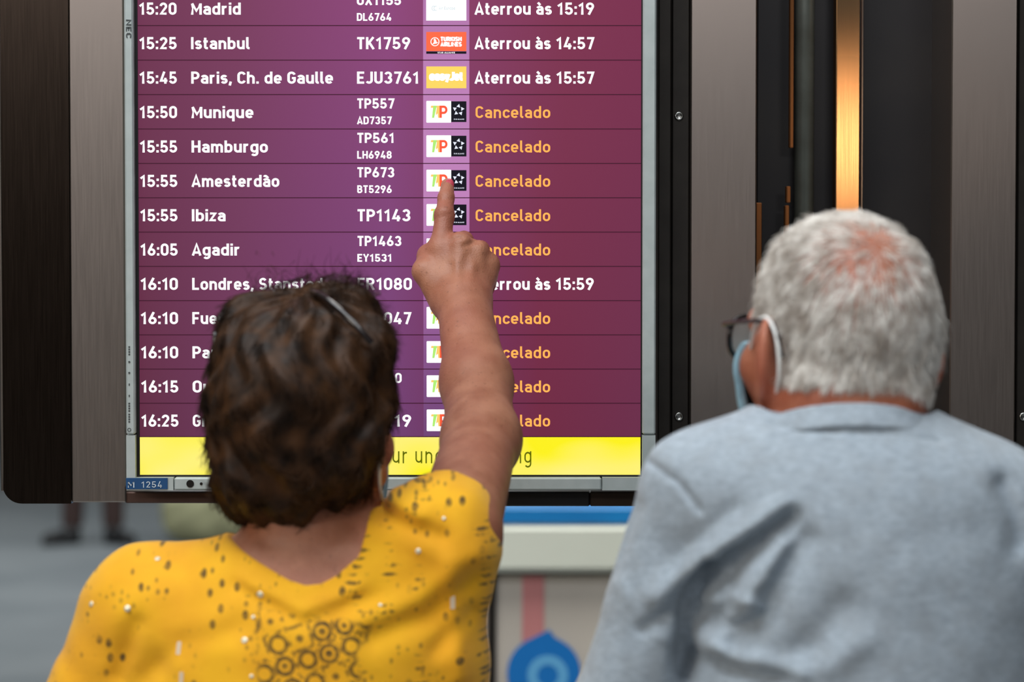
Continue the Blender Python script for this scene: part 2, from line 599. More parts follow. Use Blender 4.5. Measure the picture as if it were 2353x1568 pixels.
c0 = S(895, 560)
board = thing('flight_board', (c0[0], 0.05, S(895, 1128)[2]), 'large upright flight information screen with purple rows and a yellow banner, in a silver frame', 'screen')
X0, X1 = S(319, 545)[0], S(1472.5, 545)[0]
ZB = S(895, 1091.5)[2]
ZC = S(895, 62)[2]
ZT = 2 * ZC - ZB                       # the maker's mark sits at mid-height of the upright screen
OUT0, OUT1 = S(287.5, 560, -.012)[0], S(1507, 560, -.012)[0]
OZB = S(895, 1127.5, -.012)[2]
OZT = 2 * ZC - OZB
MB().box(OUT0 + .004, OUT1 - .004, .004, .085, OZB + .004, OZT - .004, .006).build('back_shell', M_black, board)
# screen area above the rows in view
YL = 0.0
lines_py = [59 + (927 - 59) / 11 * i for i in range(12)]       # row lines, bottom one above the last row
lz = [S(895, 59)[2] + (S(895, 927)[2] - S(895, 59)[2]) / 11 * i for i in range(12)]
pitch = lz[0] - lz[1]
banner_top = S(895, 1004)[2]
rows = [(lz[0] + pitch, lz[0])] + [(lz[i], lz[i + 1]) for i in range(11)] + [(lz[11], banner_top)]
cl, cr = S(972.5, 300)[0], S(1078.5, 300)[0]
scr = MB()
scr.mi = 0
scr.box(X0, X1, .0005, .004, ZB, ZT)
scr.mi = 1
zz = rows[0][0]
while zz < ZT - .001:
    scr.flat([(X0, zz - .0006), (X1, zz - .0006), (X1, zz + .0006), (X0, zz + .0006)], -.0002)
    zz += pitch
scr.mi = 2
scr.flat([(cl, rows[0][0] + .001), (cr, rows[0][0] + .001), (cr, ZT), (cl, ZT)], -.0001)
scr.build('screen', [M_purple, M_line, M_lilac], board)


def scale_px(name):
    return S(1000, 500)[2] - S(1000, 501)[2]


PX = scale_px(0)
DATA = [
    ('15:20', 'Madrid', ('UX1155', 'DL6764'), 'europa', 'Aterrou às 15:19'),
    ('15:25', 'Istanbul', ('TK1759',), 'turkish', 'Aterrou às 14:57'),
    ('15:45', 'Paris, Ch. de Gaulle', ('EJU3761',), 'easy', 'Aterrou às 15:57'),
    ('15:50', 'Munique', ('TP557', 'AD7357'), 'tap', 'Cancelado'),
    ('15:55', 'Hamburgo', ('TP561', 'LH6948'), 'tap', 'Cancelado'),
    ('15:55', 'Amesterdão', ('TP673', 'BT5296'), 'tap', 'Cancelado'),
    ('15:55', 'Ibiza', ('TP1143',), 'tap', 'Cancelado'),
    ('16:05', 'Agadir', ('TP1463', 'EY1531'), 'tap', 'Cancelado'),
    ('16:10', 'Londres, Stansted', ('FR1080',), 'none', 'Aterrou às 15:59'),
    ('16:10', 'Fuerteventura', ('TP1047',), 'tap', 'Cancelado'),
    ('16:10', 'Paris', ('TP433', 'AD7301'), 'tap', 'Cancelado'),
    ('16:15', 'Oujda', ('TP1460', 'AT9780'), 'tap', 'Cancelado'),
    ('16:25', 'Gran Canaria', ('TP1119',), 'tap', 'Cancelado'),
]
CITYW = {'Madrid': 114, 'Istanbul': 134, 'Paris, Ch. de Gaulle': 325, 'Munique': 142, 'Hamburgo': 175, 'Amesterdão': 201, 'Ibiza': 77, 'Agadir': 110, 'Londres, Stansted': 300, 'Fuerteventura': 235, 'Paris': 85, 'Oujda': 100, 'Gran Canaria': 205}
NUMW = {'TK1759': 122, 'EJU3761': 142, 'TP1143': 122, 'FR1080': 125, 'TP1047': 123, 'TP1119': 123}
TX, CX, NX, LX, STX = S(320.5, 100)[0], S(439.5, 100)[0], S(820.5, 100)[0], S(979.5, 100)[0], S(1091, 100)[0]
YT, YG = -.0012, -.0008


def logo(kind, zc, parent):
    """tile from LX, 92 px wide and about 50 px high, centred on zc"""
    def X(q): return LX + q * PX
    def Z(q): return zc - q * PX
    mb = MB()
    if kind == 'europa':
        mb.flat([(X(0), Z(28)), (X(92), Z(28)), (X(92), Z(-25)), (X(0), Z(-25))], YG)
        mb.mi = 1
        lettering(mb, 'Air Europa', X(29), X(66), Z(3), 7 * PX, YT, .16)
        for a in (0, 1):
            ribbon(mb, A(17 + 5 * a, 0, 4, 5, 60, 300), False, .7, lambda p, q: (X(p), YT, Z(q)))
        return mb.build('airline_logo', [M_white, M_grey_e], parent)
    if kind == 'turkish':
        mb.flat([(X(0), Z(19)), (X(92), Z(19)), (X(92), Z(-25)), (X(0), Z(-25))], YG)
        mb.mi = 1
        mb.flat([(X(0), Z(25)), (X(92), Z(25)), (X(92), Z(19.5)), (X(0), Z(19.5))], YG)
        mb.mi = 2
        ribbon(mb, A(20, -2.5, 9.3, 9.3, 0, 345), True, .9, lambda p, q: (X(p), YT, Z(q)))
        mb.flat([(X(p), Z(q)) for p, q in ((13, 3.5), (16, 1), (18, -3), (17, -8), (20, -10), (22.5, -6), (24, -1), (28, -1.5), (24, 1.5), (19, 2.5))], YT)
        lettering(mb, 'TURKISH', X(33), X(81), Z(-4), 9.5 * PX, YT, .30, .10)
        lettering(mb, 'AIRLINES', X(33), X(81), Z(8), 9.5 * PX, YT, .30, .10)
        lettering(mb, 'STAR ALLIANCE', X(26), X(66), Z(24), 3 * PX, YT, .2)
        return mb.build('airline_logo', [M_red_e, M_black_e, M_white], parent)
    if kind == 'easy':
        mb.flat([(X(0), Z(25)), (X(92), Z(25)), (X(92), Z(-25)), (X(0), Z(-25))], YG)
        mb.mi = 1
        lettering(mb, 'easyJet', X(8), X(84), Z(6.5), 19 * PX, YT, .34, .03)
        return mb.build('airline_logo', [M_yel_e, M_white], parent)
    r = 2.0
    card = A(57 - r, -25 + r, r, r, -90, 0) + A(57 - r, 25 - r, r, r, 0, 90) + A(r, 25 - r, r, r, 90, 180) + A(r, -25 + r, r, r, 180, 270)
    mb.flat([(X(p), Z(q)) for p, q in card][::-1], YG)
    if kind == 'none':
        return None
    mb.mi = 1
    mb.flat([(X(57), Z(23.5)), (X(92), Z(23.5)), (X(92), Z(-24)), (X(57), Z(-24))], YG)
    def poly(pts, mi, y=YT):
        mb.mi = mi
        mb.flat([(X(p), Z(q)) for p, q in pts], y)
    poly([(11, -14), (25, -14), (24, -9), (10, -9)], 3)                                   # T bar
    poly([(16, -14), (24, -14), (18, 14), (13, 14)], 2, YT - .0001)                        # T stem
    poly([(25, -14), (32, -14), (32, 14), (27, 14), (26, 4), (22, 8), (22, 3)], 3)         # A
    mb.mi = 4                                                                              # P
    ribbon(mb, [(33, 14), (33, -11.5), (40, -11.5)] + A(40, -4.5, 6, 7, -90, 90) + [(34, 2.5)], False, 2.7, lambda p, q: (X(p), YT - .0001, Z(q)))
    mb.mi = 5
    for i in range(5):                                                                    # five-pointed ring of triangles
        th = math.radians(-90 + 72 * i)
        cx_, cy_ = 74 + 8.6 * math.cos(th), -4 + 8.6 * math.sin(th)
        t0 = th + .28
        pts = [(cx_ + 5.6 * math.cos(t0), cy_ + 5.6 * math.sin(t0)), (cx_ + 4.9 * math.cos(t0 + 2.0), cy_ + 4.9 * math.sin(t0 + 2.0)), (cx_ + 4.9 * math.cos(t0 - 2.0), cy_ + 4.9 * math.sin(t0 - 2.0))]
        poly(pts, 5)
    lettering(mb, 'STAR ALLIANCE', X(63), X(87), Z(18.5), 2.8 * PX, YT, .18)
    return mb.build('airline_logo', [M_white, M_black_e, M_green_e, M_amber_e, M_salmon_e, M_star_e], parent)


for ri, ((z1, z0), (tm, city, nums, lg, status)) in enumerate(zip(rows, DATA)):
    zc = z1 - pitch * .5
    mb = MB()
    mb.flat([(X0, z0), (X1, z0), (X1, z1), (X0, z1)], 0)
    mb.mi = 1
    mb.flat([(cl, z0), (cr, z0), (cr, z1), (cl, z1)], -.0003)
    mb.mi = 2
    mb.flat([(X0, z0 - .0005), (X1, z0 - .0005), (X1, z0 + .0005), (X0, z0 + .0005)], -.0005)
    row = mb.build('flight_row', [M_purple, M_lilac, M_line], board)
    tag(row, 'row of the screen for the %s arrival from %s' % (tm, city.split(',')[0]))
    base = zc - 14.5 * PX
    cap = 27.5 * PX
    lettering(MB(), tm, TX, TX + 85.5 * PX, base, cap, YT, .182).build('arrival_time', M_white, row)
    mbx = MB()
    lettering(mbx, city, CX, CX + CITYW[city] * PX, base, cap, YT, .18)
    mbx.build('city_name', M_white, row)
    mbx = MB()
    if len(nums) == 1:
        lettering(mbx, nums[0], NX, NX + NUMW[nums[0]] * PX, base, cap, YT, .178)
    else:
        lettering(mbx, nums[0], NX, NX + (85 if len(nums[0]) == 5 else 101) * PX, zc + 7.5 * PX, 23 * PX, YT, .185)
        lettering(mbx, nums[1], NX, NX + 79 * PX, zc - 28.5 * PX, 17.5 * PX, YT, .19)
    mbx.build('flight_number', M_white, row)
    logo(lg, zc, row)
    mbx = MB()
    if status == 'Cancelado':
        lettering(mbx, status, STX + 1.5 * PX, STX + 173.5 * PX, base, cap, YT, .152)
        mbx.build('flight_status', M_orange, row)
    else:
        lettering(mbx, status, STX, STX + 273.5 * PX, base, cap, YT, .18)
        mbx.build('flight_status', M_white, row)
bn = MB()
bn.flat([(X0, ZB), (X1, ZB), (X1, banner_top), (X0, banner_top)], -.0004)
ban = bn.build('banner', M_banner, board)
tag(ban, 'yellow message banner along the bottom of the screen')
mbx = MB()
ptext(mbx, 'Thank you for your understanding', 582, 1222, 1065, 38, -.0012, .10, .16)
mbx.build('banner_text', M_olive_e, ban)

# frame of the screen: rails, corner caps and black inner lip
MB().box(X0 - .0035, X0, -.002, .004, ZB - .002, ZT + .002).box(X1, X1 + .0015, -.002, .004, ZB - .002, ZT + .002).box(X0, X1, -.002, .004, ZB - .0022, ZB).box(X0, X1, -.002, .004, ZT, ZT + .002).build('inner_lip', M_bezel_dark, board)
IL, IR = X0 - .0035, X1 + .0015
zcl = S(300, 1000, -.012)[2]
xcl, xcr = S(399, 1110, -.012)[0], S(1383, 1110, -.012)[0]
IZB, IZT = ZB - .0022, ZT + .002
g = .0004
top_zcl = 2 * ZC - zcl
for (a, b) in ((OUT0, IL), (IR, OUT1)):
    MB().box(a, b, -.012, .05, zcl + g, top_zcl - g, .0018).build('side_rail', M_bezel, board)
for (a, b) in ((OZB, IZB), (IZT, OZT)):
    MB().box(xcl + g, xcr - g, -.012, .05, a, b, .0018).build('cross_rail', M_bezel, board)
for (xa, xb, xi, sgn) in ((OUT0, xcl - g, IL, 1), (OUT1, xcr + g, IR, -1)):
    for (za, zb, zi) in ((OZB, zcl - g, IZB), (OZT, top_zcl + g, IZT)):
        poly = [(xa, za), (xb, za), (xb, zi), (xi, zi), (xi, zb), (xa, zb)]
        if sgn * (1 if za < zb else -1) < 0:
            poly = poly[::-1]
        MB().prism(poly, -.012, .05).build('corner_cap', M_bezel, board)
mbx = MB()
lettering(mbx, 'NEC', S(295, 45, -.012)[2], S(295, 88, -.012)[2], S(289.8, 60, -.012)[0], S(301.5, 60)[0] - S(289.8, 60)[0], -.0126, .2, .16, rot=True)
mbx.build('maker_mark', M_ink, board)
for i, py in enumerate((806, 832, 857, 884, 910, 936, 961, 988)):
    mb = MB()
    zc_, xc_ = S(297, py, -.012)[2], S(297, py, -.012)[0]
    if i in (1, 2):
        mb.cyl((xc_, zc_), .0011, -.0128, -.011, 12)
    elif i in (0, 5, 6):
        for q in range(4):
            mb.box(xc_ - .0009, xc_ + .0009, -.0125, -.0115, zc_ - .0052 + q * .0028, zc_ - .0034 + q * .0028)
    elif i == 7:
        ribbon(mb, A(0, 0, 1, 1, 0, 345), True, .2, lambda p, q: (xc_ + p * .0018, -.0125, zc_ + q * .0018))
    else:
        mb.box(xc_ - .0006, xc_ + .0006, -.0125, -.0115, zc_ - .0012, zc_ + .0012)
    mb.build('control_mark', M_ink, board)
lb = MB()
pbox(lb, 289.5, 385, 1099, 1124.5, -.0132, -.0118)
lab = lb.build('asset_label', M_blue_label, board)
tag(lab, 'blue label reading M 1254 on the lower frame corner')
mbx = MB()
ptext(mbx, 'M', 297.5, 313.5, 1118.5, 14.5, -.0138, .11)
ptext(mbx, '1254', 329, 376.5, 1118.5, 14.5, -.0138, .11, .15)
mbx.build('label_text', M_label_white, lab)
for (px, r) in ((437, .0043), (462.5, .0016), (528, .0038)):
    q = S(px, 1112, -.012)
    MB().cyl((q[0], q[2]), r, -.0128, -.010, 20).build('sensor_window', M_black, board)

# ------------------------------------------------------------------ steel housing round the screens
M_steel = brushed('brushed_steel', (172, 160, 152), .30, .02, .12)
M_dark_steel = brushed('polished_dark_steel', (92, 78, 68), .20, .02, .15)
M_rail = mat('dark_anodised_rail', (46, 42, 38), .45, .6, var=(30, (38, 34, 31), .3, .7))
M_recess = mat('dark_recess_lining', (40, 37, 36), .35, .3, var=(8, (30, 28, 30), .3, .7))
M_brass = brushed('brass_coloured_fin', (255, 200, 146), .22, .01, .12)
M_copper = brushed('copper_coloured_fin', (206, 138, 88), .42, .01, .15)
M_screw = mat('steel_screw', (170, 170, 166), .25, 1.0)
YH = .034
hz_top = 2.60
house = thing('display_housing', (S(900, 1155, .2)[0], .2, S(900, 1157, YH)[2]), 'brushed steel housing with dark polished bands framing the flight screen', 'screen housing')


def hbox(name, m, x0, x1, ybot, Y0, Y1, ytop=None, bev=.0015, parent=None):
    a, b = S(x0, 560, Y0)[0], S(x1, 560, Y0)[0]
    z0 = S(x0, ybot, Y0)[2]
    z1 = hz_top if ytop is None else S(x0, ytop, Y0)[2]
    return MB().box(a, b, Y0, Y1, z0, z1, bev).build(name, m, parent or house)


# dark end panel with its rounded lower outer corner
xa, xb = S(2, 560, YH)[0], S(160, 560, YH)[0]
zb0 = S(80, 1158, YH)[2]
r = .022
poly = [(xb, zb0), (xb, hz_top), (xa, hz_top)] + [(xa + r + r * math.cos(math.radians(t)), zb0 + r + r * math.sin(math.radians(t))) for t in range(180, 271, 10)]
MB().prism(poly[::-1], YH, .24).build('end_panel', M_dark_steel, house)
hbox('edge_trim', M_steel, -2, 3.5, 1130, YH - .002, .24, bev=.001)
hbox('cladding_strip', M_steel, 161, 286.5, 1155, YH - .001, .24)
hbox('lower_plate', mat('brown_tinted_steel', (96, 74, 66), .4, .7, var=(20, (84, 64, 58), .3, .7)), 284, 498, 1157, YH + .002, .24, ytop=1131)
hbox('lower_box', M_black, 1120, 1356, 1164, YH + .004, .24, ytop=1131)
hbox('lower_box', mat('brown_steel_box', (66, 50, 38), .5, .5, var=(10, (54, 42, 32), .3, .7)), 1356, 1512, 1164, YH + .004, .24, ytop=1131)
rail = hbox('mounting_rail', M_rail, 1512, 1542, 1160, YH - .012, .24)
rail = hbox('mounting_rail', M_rail, 1543, 1584, 1160, YH, .24)
for py in (267, 958):
    q = S(1560, py, YH)
    mb = MB()
    mb.lathe([(.0052, 0), (.0052, .001), (.0034, .0022), (.0030, .0012), (.0014, .0010)], (0, 0, 0), 20)
    mb.v = [(q[0] + v[0], YH - v[2], q[2] + v[1]) for v in mb.v]
    mb.build('screw', M_screw, rail, True)
hbox('cladding_strip', M_steel, 1586, 1738, 1160, YH - .006, .24)
hbox('recess_lining', M_recess, 1738, 2186, 1160, .16, .235)
hbox('cladding_strip', M_steel, 2184, 2335, 1160, YH - .006, .24)
rail2 = hbox('mounting_rail', M_rail, 2337, 2378, 1160, YH, .24)
q = S(2352, 958, YH)
mb = MB()
mb.lathe([(.0052, 0), (.0052, .001), (.0034, .0022), (.0030, .0012), (.0014, .0010)], (0, 0, 0), 20)
mb.v = [(q[0] + v[0], YH - v[2], q[2] + v[1]) for v in mb.v]
mb.build('screw', M_screw, rail2, True)


def fin(name, m, x0, x1, ytop, ybot, Y, deg, thick=.012):
    """upright plate turned about its own axis"""
    a, b = S(x0, 370, Y), S(x1, 370, Y)
    c = (a + b) / 2
    hw = (b[0] - a[0]) / 2 / math.cos(math.radians(deg))
    z0 = S(x0, ybot, Y)[2]
    z1 = hz_top if ytop is None else S(x0, ytop, Y)[2]
    mb = MB().box(-hw, hw, 0, thick, z0, z1, .001)
    cs, sn = math.cos(math.radians(deg)), math.sin(math.radians(deg))
    mb.v = [(c[0] + v[0] * cs - v[1] * sn, c[1] + v[0] * sn + v[1] * cs, v[2]) for v in mb.v]
    mb.build(name, m, house)
    return c


fc = fin('bright_fin', M_brass, 1920, 1976, None, 1160, .125, 12)
fin('fin_edge', M_steel, 1978, 1984, None, 1160, .132, 12, .004)
fin('thin_fin', M_copper, 1815, 1824, None, 340, .12, 16, .006)
fin('thin_fin', M_copper, 1808, 1818, 428, 466, .12, 16, .006)
fin('thin_fin', M_copper, 1805, 1815, 472, 1160, .12, 16, .006)
fin('thin_fin', M_copper, 1738, 1752, 466, 1160, .12, 16, .006)
mb = MB()
c_ = S(1850, 400, .13)
mb.lathe([(.012, S(1850, 1160, .13)[2]), (.012, hz_top)], (c_[0], c_[1] + .012, 0), 24)
mb.build('round_post', mat('grey_post_paint', (120, 124, 116), .35, .5, var=(30, (104, 106, 98), .3, .7)), house, True)
# unseen warm spot, added off to the right so its reflection lights the fin
P_ = np.array([fc[0], fc[1], S(1950, 330, .125)[2]])
v_ = P_ - np.array([0, CAMY, CAMZ])
v_ /= np.linalg.norm(v_)
n_ = np.array([math.sin(math.radians(12)), -math.cos(math.radians(12)), 0])
r_ = v_ - 2 * np.dot(v_, n_) * n_
lp = P_ + r_ * 2.2
sl = bpy.data.lights.new('warm_fin_spot', 'SPOT')
sl.energy, sl.color, sl.spot_size, sl.spot_blend, sl.shadow_soft_size = 3.6, (1.0, .68, .42), math.radians(8), .9, .05
so = bpy.data.objects.new('warm_fin_spot', sl)
so.location = lp
so.rotation_euler = Vector(P_ - lp).to_track_quat('-Z', 'Y').to_euler()
COL.objects.link(so)

# ------------------------------------------------------------------ background: counter, door post, bag
M_cwhite = mat('white_laminate', (214, 218, 206), .45, var=(5, (206, 210, 198), .3, .7))
M_cblue = mat('blue_counter_top', (22, 128, 196), .4, var=(8, (18, 116, 184), .3, .7))
M_cgrey = mat('warm_grey_counter_panel', (196, 188, 178), .5, var=(3, (184, 176, 168), .3, .7))
M_pink = mat('dusty_pink_band', (196, 128, 128), .5)
M_sblue = mat('blue_sticker', (0, 112, 192), .5)
M_sblue2 = mat('light_blue_sticker', (96, 170, 220), .5)
YC = 2.25
ct = thing('information_counter', (S(1350, 1300, YC)[0], YC + .3, 0), 'white fronted counter with blue top band and round blue emblem, behind the two people', 'counter')
cx0, cx1 = S(1118, 1300, YC)[0], S(1620, 1300, YC)[0]


def cz(py): return S(1300, py, YC)[2]


MB().box(cx0 + .015, cx1 - .015, YC + .04, YC + .6, .05, cz(1330), .004).build('body_panel', M_cgrey, ct)
MB().box(cx0 + .03, cx1 - .03, YC + .08, YC + .58, 0, .05).build('plinth', M_black, ct)
MB().box(cx0, cx1, YC, YC + .62, cz(1318), cz(1206), .012).build('fascia', M_cwhite, ct)
MB().box(cx0 + .02, cx1 - .02, YC + .004, YC + .6, cz(1206), cz(1168), .004).build('top_band', M_cblue, ct)
a, b = S(1200, 1400, YC + .04)[0], S(1250, 1400, YC + .04)[0]
MB().box(a, b, YC + .037, YC + .041, .06, cz(1330)).build('pink_band', M_pink, ct)
MB().box(cx0, cx0 + .02, YC + .03, YC + .6, .05, cz(1320)).build('side_post', M_rail, ct)
ec = S(1250, 1548, YC + .036)
er = S(1335, 1548, YC + .036)[0] - ec[0]
ez = S(1255, 1448, YC + .036)[2] - ec[2]
drop = [(ec[0] + er * math.cos(math.radians(t)), ec[2] + er * math.sin(math.radians(t))) for t in range(120, 421, 10)] + [(ec[0] + .30 * er, ec[2] + .97 * er), (ec[0] + er * .14, ec[2] + ez)]
em = MB()
em.prism(drop[::-1], YC + .034, YC + .0365)
em.mi = 1
ribbon(em, A(ec[0] + .1 * er, ec[2] - .05 * er, er * .42, er * .42, 0, 345), True, er * .13, lambda p, q: (p, YC + .0335, q))
em.build('emblem', [M_sblue, M_sblue2], ct)

M_bag = mat('pale_olive_canvas', (168, 166, 128), .8, var=(6, (148, 146, 112), .35, .65), bump=(120, .3, .002))
M_bagdark = mat('dark_olive_strap', (70, 68, 52), .7)
YB = 9.5
b0, b1 = S(385, 1240, YB), S(580, 1240, YB)
bag = thing('travel_bag', ((b0[0] + b1[0]) / 2, YB + .2, 0), 'pale olive soft travel bag on the grey floor beyond the screen', 'bag')

M_doorpost = mat('dark_door_post', (52, 50, 46), .5)
M_doorleaf = mat('pale_beige_door_leaf', (214, 192, 176), .5, var=(2, (200, 180, 166), .3, .7))
YD = 6.0
dr = thing('swing_door', (S(920, 1200, YD)[0], YD, 0), 'pale beige door leaf with dark post, seen in the gap under the screen', 'door')
a, b, c = S(862, 1200, YD)[0], S(873, 1200, YD)[0], S(1000, 1200, YD)[0]
MB().box(a, b, YD, YD + .06, 0, 2.1, .004).build('door_post', M_doorpost, dr)
MB().box(b + .003, c + .25, YD + .01, YD + .05, .01, 2.08, .004).build('door_leaf', M_doorleaf, dr)
tag(MB().box(c + .256, 5.0, YD, YD + .1, 0, 4.4).build('wall_inner', M_wall), kind='structure')
MB().tube([(c + .18, YD - .03, .95), (c + .18, YD - .03, 1.15)], .012, 10).tube([(c + .18, YD - .03, .97), (c + .18, YD + .02, .97)], .008, 8).tube([(c + .18, YD - .03, 1.13), (c + .18, YD + .02, 1.13)], .008, 8).build('handle', M_screw, dr, True)

# ------------------------------------------------------------------ implicit surfaces
f32 = np.float32


def cap(p, a, b, ra, rb):
    a = np.asarray(a, f32)
    d = np.asarray(b, f32) - a
    x, y, z = p[0] - a[0], p[1] - a[1], p[2] - a[2]
    t = np.clip((x * d[0] + y * d[1] + z * d[2]) / f32(np.dot(d, d) + 1e-12), 0, 1)
    return np.sqrt((x - t * d[0]) ** 2 + (y - t * d[1]) ** 2 + (z - t * d[2]) ** 2) - (f32(ra) + t * f32(rb - ra))


def ell(p, c, r):
    x, y, z = (p[0] - f32(c[0])), (p[1] - f32(c[1])), (p[2] - f32(c[2]))
    r = np.asarray(r, f32)
    k0 = np.sqrt((x / r[0]) ** 2 + (y / r[1]) ** 2 + (z / r[2]) ** 2)
    k1 = np.sqrt((x / r[0] ** 2) ** 2 + (y / r[1] ** 2) ** 2 + (z / r[2] ** 2) ** 2) + f32(1e-6)
    return k0 * (k0 - 1) / k1


def smin(a, b, k):
    h = np.clip(.5 + .5 * (b - a) / f32(k), 0, 1)
    return b + (a - b) * h - f32(k) * h * (1 - h)


def smax(a, b, k):
    return -smin(-a, -b, k)


def chain(p, pts, rs, f=None, k=.01):
    for i in range(len(pts) - 1):
        q = cap(p, pts[i], pts[i + 1], rs[i], rs[i + 1])
        f = q if f is None else smin(f, q, k)
    return f


def loft(p, zs, cx, hx, cy, hy):
    """elliptical sections stacked over z (ascending)"""
    z = p[2]
    a, b = np.interp(z, zs, hx).astype(f32), np.interp(z, zs, hy).astype(f32)
    x, y = p[0] - np.interp(z, zs, cx).astype(f32), p[1] - np.interp(z, zs, cy).astype(f32)
    q = (np.sqrt((x / a) ** 2 + (y / b) ** 2) - 1) * np.minimum(a, b)
    return np.maximum(q, np.maximum(z - f32(zs[-1]), f32(zs[0]) - z))


def gsmooth(zs, *cols, n=80):
    """resample a table with rounded transitions"""
    zs = np.array(zs, float)
    zn = np.linspace(zs[0], zs[-1], n)
    out = [zn]
    for c in cols:
        v = np.interp(zn, zs, c)
        for _ in range(3):
            v = np.convolve(np.pad(v, 3, mode='edge'), np.ones(7) / 7, 'valid')
        out.append(v)
    return out


def surface(name, f, lo, hi, h, m, parent=None, proj=2):
    """surface nets over the blocks the surface passes through; returns the object"""
    lo, hi = np.asarray(lo, float), np.asarray(hi, float)
    B = 6
    H = h * B
    nb = np.ceil((hi - lo) / H).astype(int) + 1
    g3 = np.meshgrid(*[lo[i] + H * (np.arange(nb[i]) + .5) for i in range(3)], indexing='ij')
    v = f(tuple(q.astype(f32) for q in g3))
    blocks = np.argwhere(np.abs(v) < H * 1.9)
    N = nb * B + 2
    loc = np.arange(B + 1)
    ids, pos = [], []
    edges_id, edges_ax, edges_sg = [], [], []
    for s0 in range(0, len(blocks), 1500):
        bl = blocks[s0:s0 + 1500] * B
        gi = [bl[:, i][:, None] + loc[None] for i in range(3)]
        n_ = len(bl)
        shp = (n_, B + 1, B + 1, B + 1)
        X = np.broadcast_to((lo[0] + h * gi[0])[:, :, None, None], shp).astype(f32)
        Y = np.broadcast_to((lo[1] + h * gi[1])[:, None, :, None], shp).astype(f32)
        Z = np.broadcast_to((lo[2] + h * gi[2])[:, None, None, :], shp).astype(f32)
        V = f((X, Y, Z))
        In = V < 0
        cnt = np.zeros((n_, B, B, B), int)
        for dx in (0, 1):
            for dy in (0, 1):
                for dz in (0, 1):
                    cnt += In[:, dx:B + dx, dy:B + dy, dz:B + dz]
        act = np.argwhere((cnt > 0) & (cnt < 8))
        if not len(act):
            continue
        bi, c = act[:, 0], act[:, 1:]
        P = np.zeros((len(act), 3))
        K = np.zeros(len(act))
        for ax in range(3):
            o1, o2 = [k_ for k_ in range(3) if k_ != ax]
            for q1 in (0, 1):
                for q2 in (0, 1):
                    a = np.zeros(3, int)
                    a[o1], a[o2] = q1, q2
                    b = a.copy()
                    b[ax] = 1
                    va = V[bi, c[:, 0] + a[0], c[:, 1] + a[1], c[:, 2] + a[2]]
                    vb = V[bi, c[:, 0] + b[0], c[:, 1] + b[1], c[:, 2] + b[2]]
                    mk = (va < 0) != (vb < 0)
                    t = np.where(mk, va / np.where(mk, va - vb, 1), 0)
                    e = a[None] + t[:, None] * (b - a)[None]
                    P += np.where(mk[:, None], e, 0)
                    K += mk
                    if q1 == 0 and q2 == 0:
                        w_ = np.nonzero(mk)[0]
                        gc = bl[bi[w_]] + c[w_]
                        edges_id.append(gc)
                        edges_ax.append(np.full(len(w_), ax))
                        edges_sg.append(va[w_] < 0)
        gc = bl[bi] + c
        pos.append(lo + h * (gc + P / K[:, None]))
        ids.append((gc[:, 0] * N[1] + gc[:, 1]) * N[2] + gc[:, 2])
    ids, pos = np.concatenate(ids), np.concatenate(pos)
    od = np.argsort(ids)
    ids, pos = ids[od], pos[od]
    E, AX, SG = np.concatenate(edges_id), np.concatenate(edges_ax), np.concatenate(edges_sg)
    quads = []
    for ax in range(3):
        o1, o2 = (ax + 1) % 3, (ax + 2) % 3
        s_ = AX == ax
        e, sg = E[s_], SG[s_]
        q = []
        ok = np.ones(len(e), bool)
        for (d1, d2) in ((0, 0), (1, 0), (1, 1), (0, 1)):
            cc = e.copy()
            cc[:, o1] -= d1
            cc[:, o2] -= d2
            gid = (cc[:, 0] * N[1] + cc[:, 1]) * N[2] + cc[:, 2]
            k_ = np.clip(np.searchsorted(ids, gid), 0, len(ids) - 1)
            ok &= ids[k_] == gid
            q.append(k_)
        q = np.stack(q, 1)
        q = np.where(sg[:, None], q, q[:, ::-1])[ok]
        quads.append(q)
    quads = np.concatenate(quads)
    for _ in range(proj):
        p = tuple(pos[:, i].astype(f32) for i in range(3))
        e = f32(h * .35)
        v0 = f(p)
        gr = np.stack([(f(tuple(p[j] + (e if j == i else 0) for j in range(3))) - f(tuple(p[j] - (e if j == i else 0) for j in range(3)))) / (2 * e) for i in range(3)], 1)
        st = (v0 / np.maximum((gr ** 2).sum(1), .15))[:, None] * gr
        ln = np.linalg.norm(st, axis=1, keepdims=True)
        pos = pos - st * np.minimum(1, h * .6 / np.maximum(ln, 1e-9))
    return mesh_np(name, pos, quads, m, parent)


def mesh_np(name, pos, quads, m, parent=None):
    me = bpy.data.meshes.new(name)
    nq, sz = quads.shape
    me.vertices.add(len(pos))
    me.vertices.foreach_set('co', np.ascontiguousarray(pos, dtype=f32).ravel())
    me.loops.add(nq * sz)
    me.loops.foreach_set('vertex_index', np.ascontiguousarray(quads, dtype=np.int32).ravel())
    me.polygons.add(nq)
    me.polygons.foreach_set('loop_start', np.arange(0, nq * sz, sz, dtype=np.int32))
    me.update(calc_edges=True)
    for q in (m if isinstance(m, (list, tuple)) else [m]):
        me.materials.append(q)
    return link_mesh(name, me, parent, True)


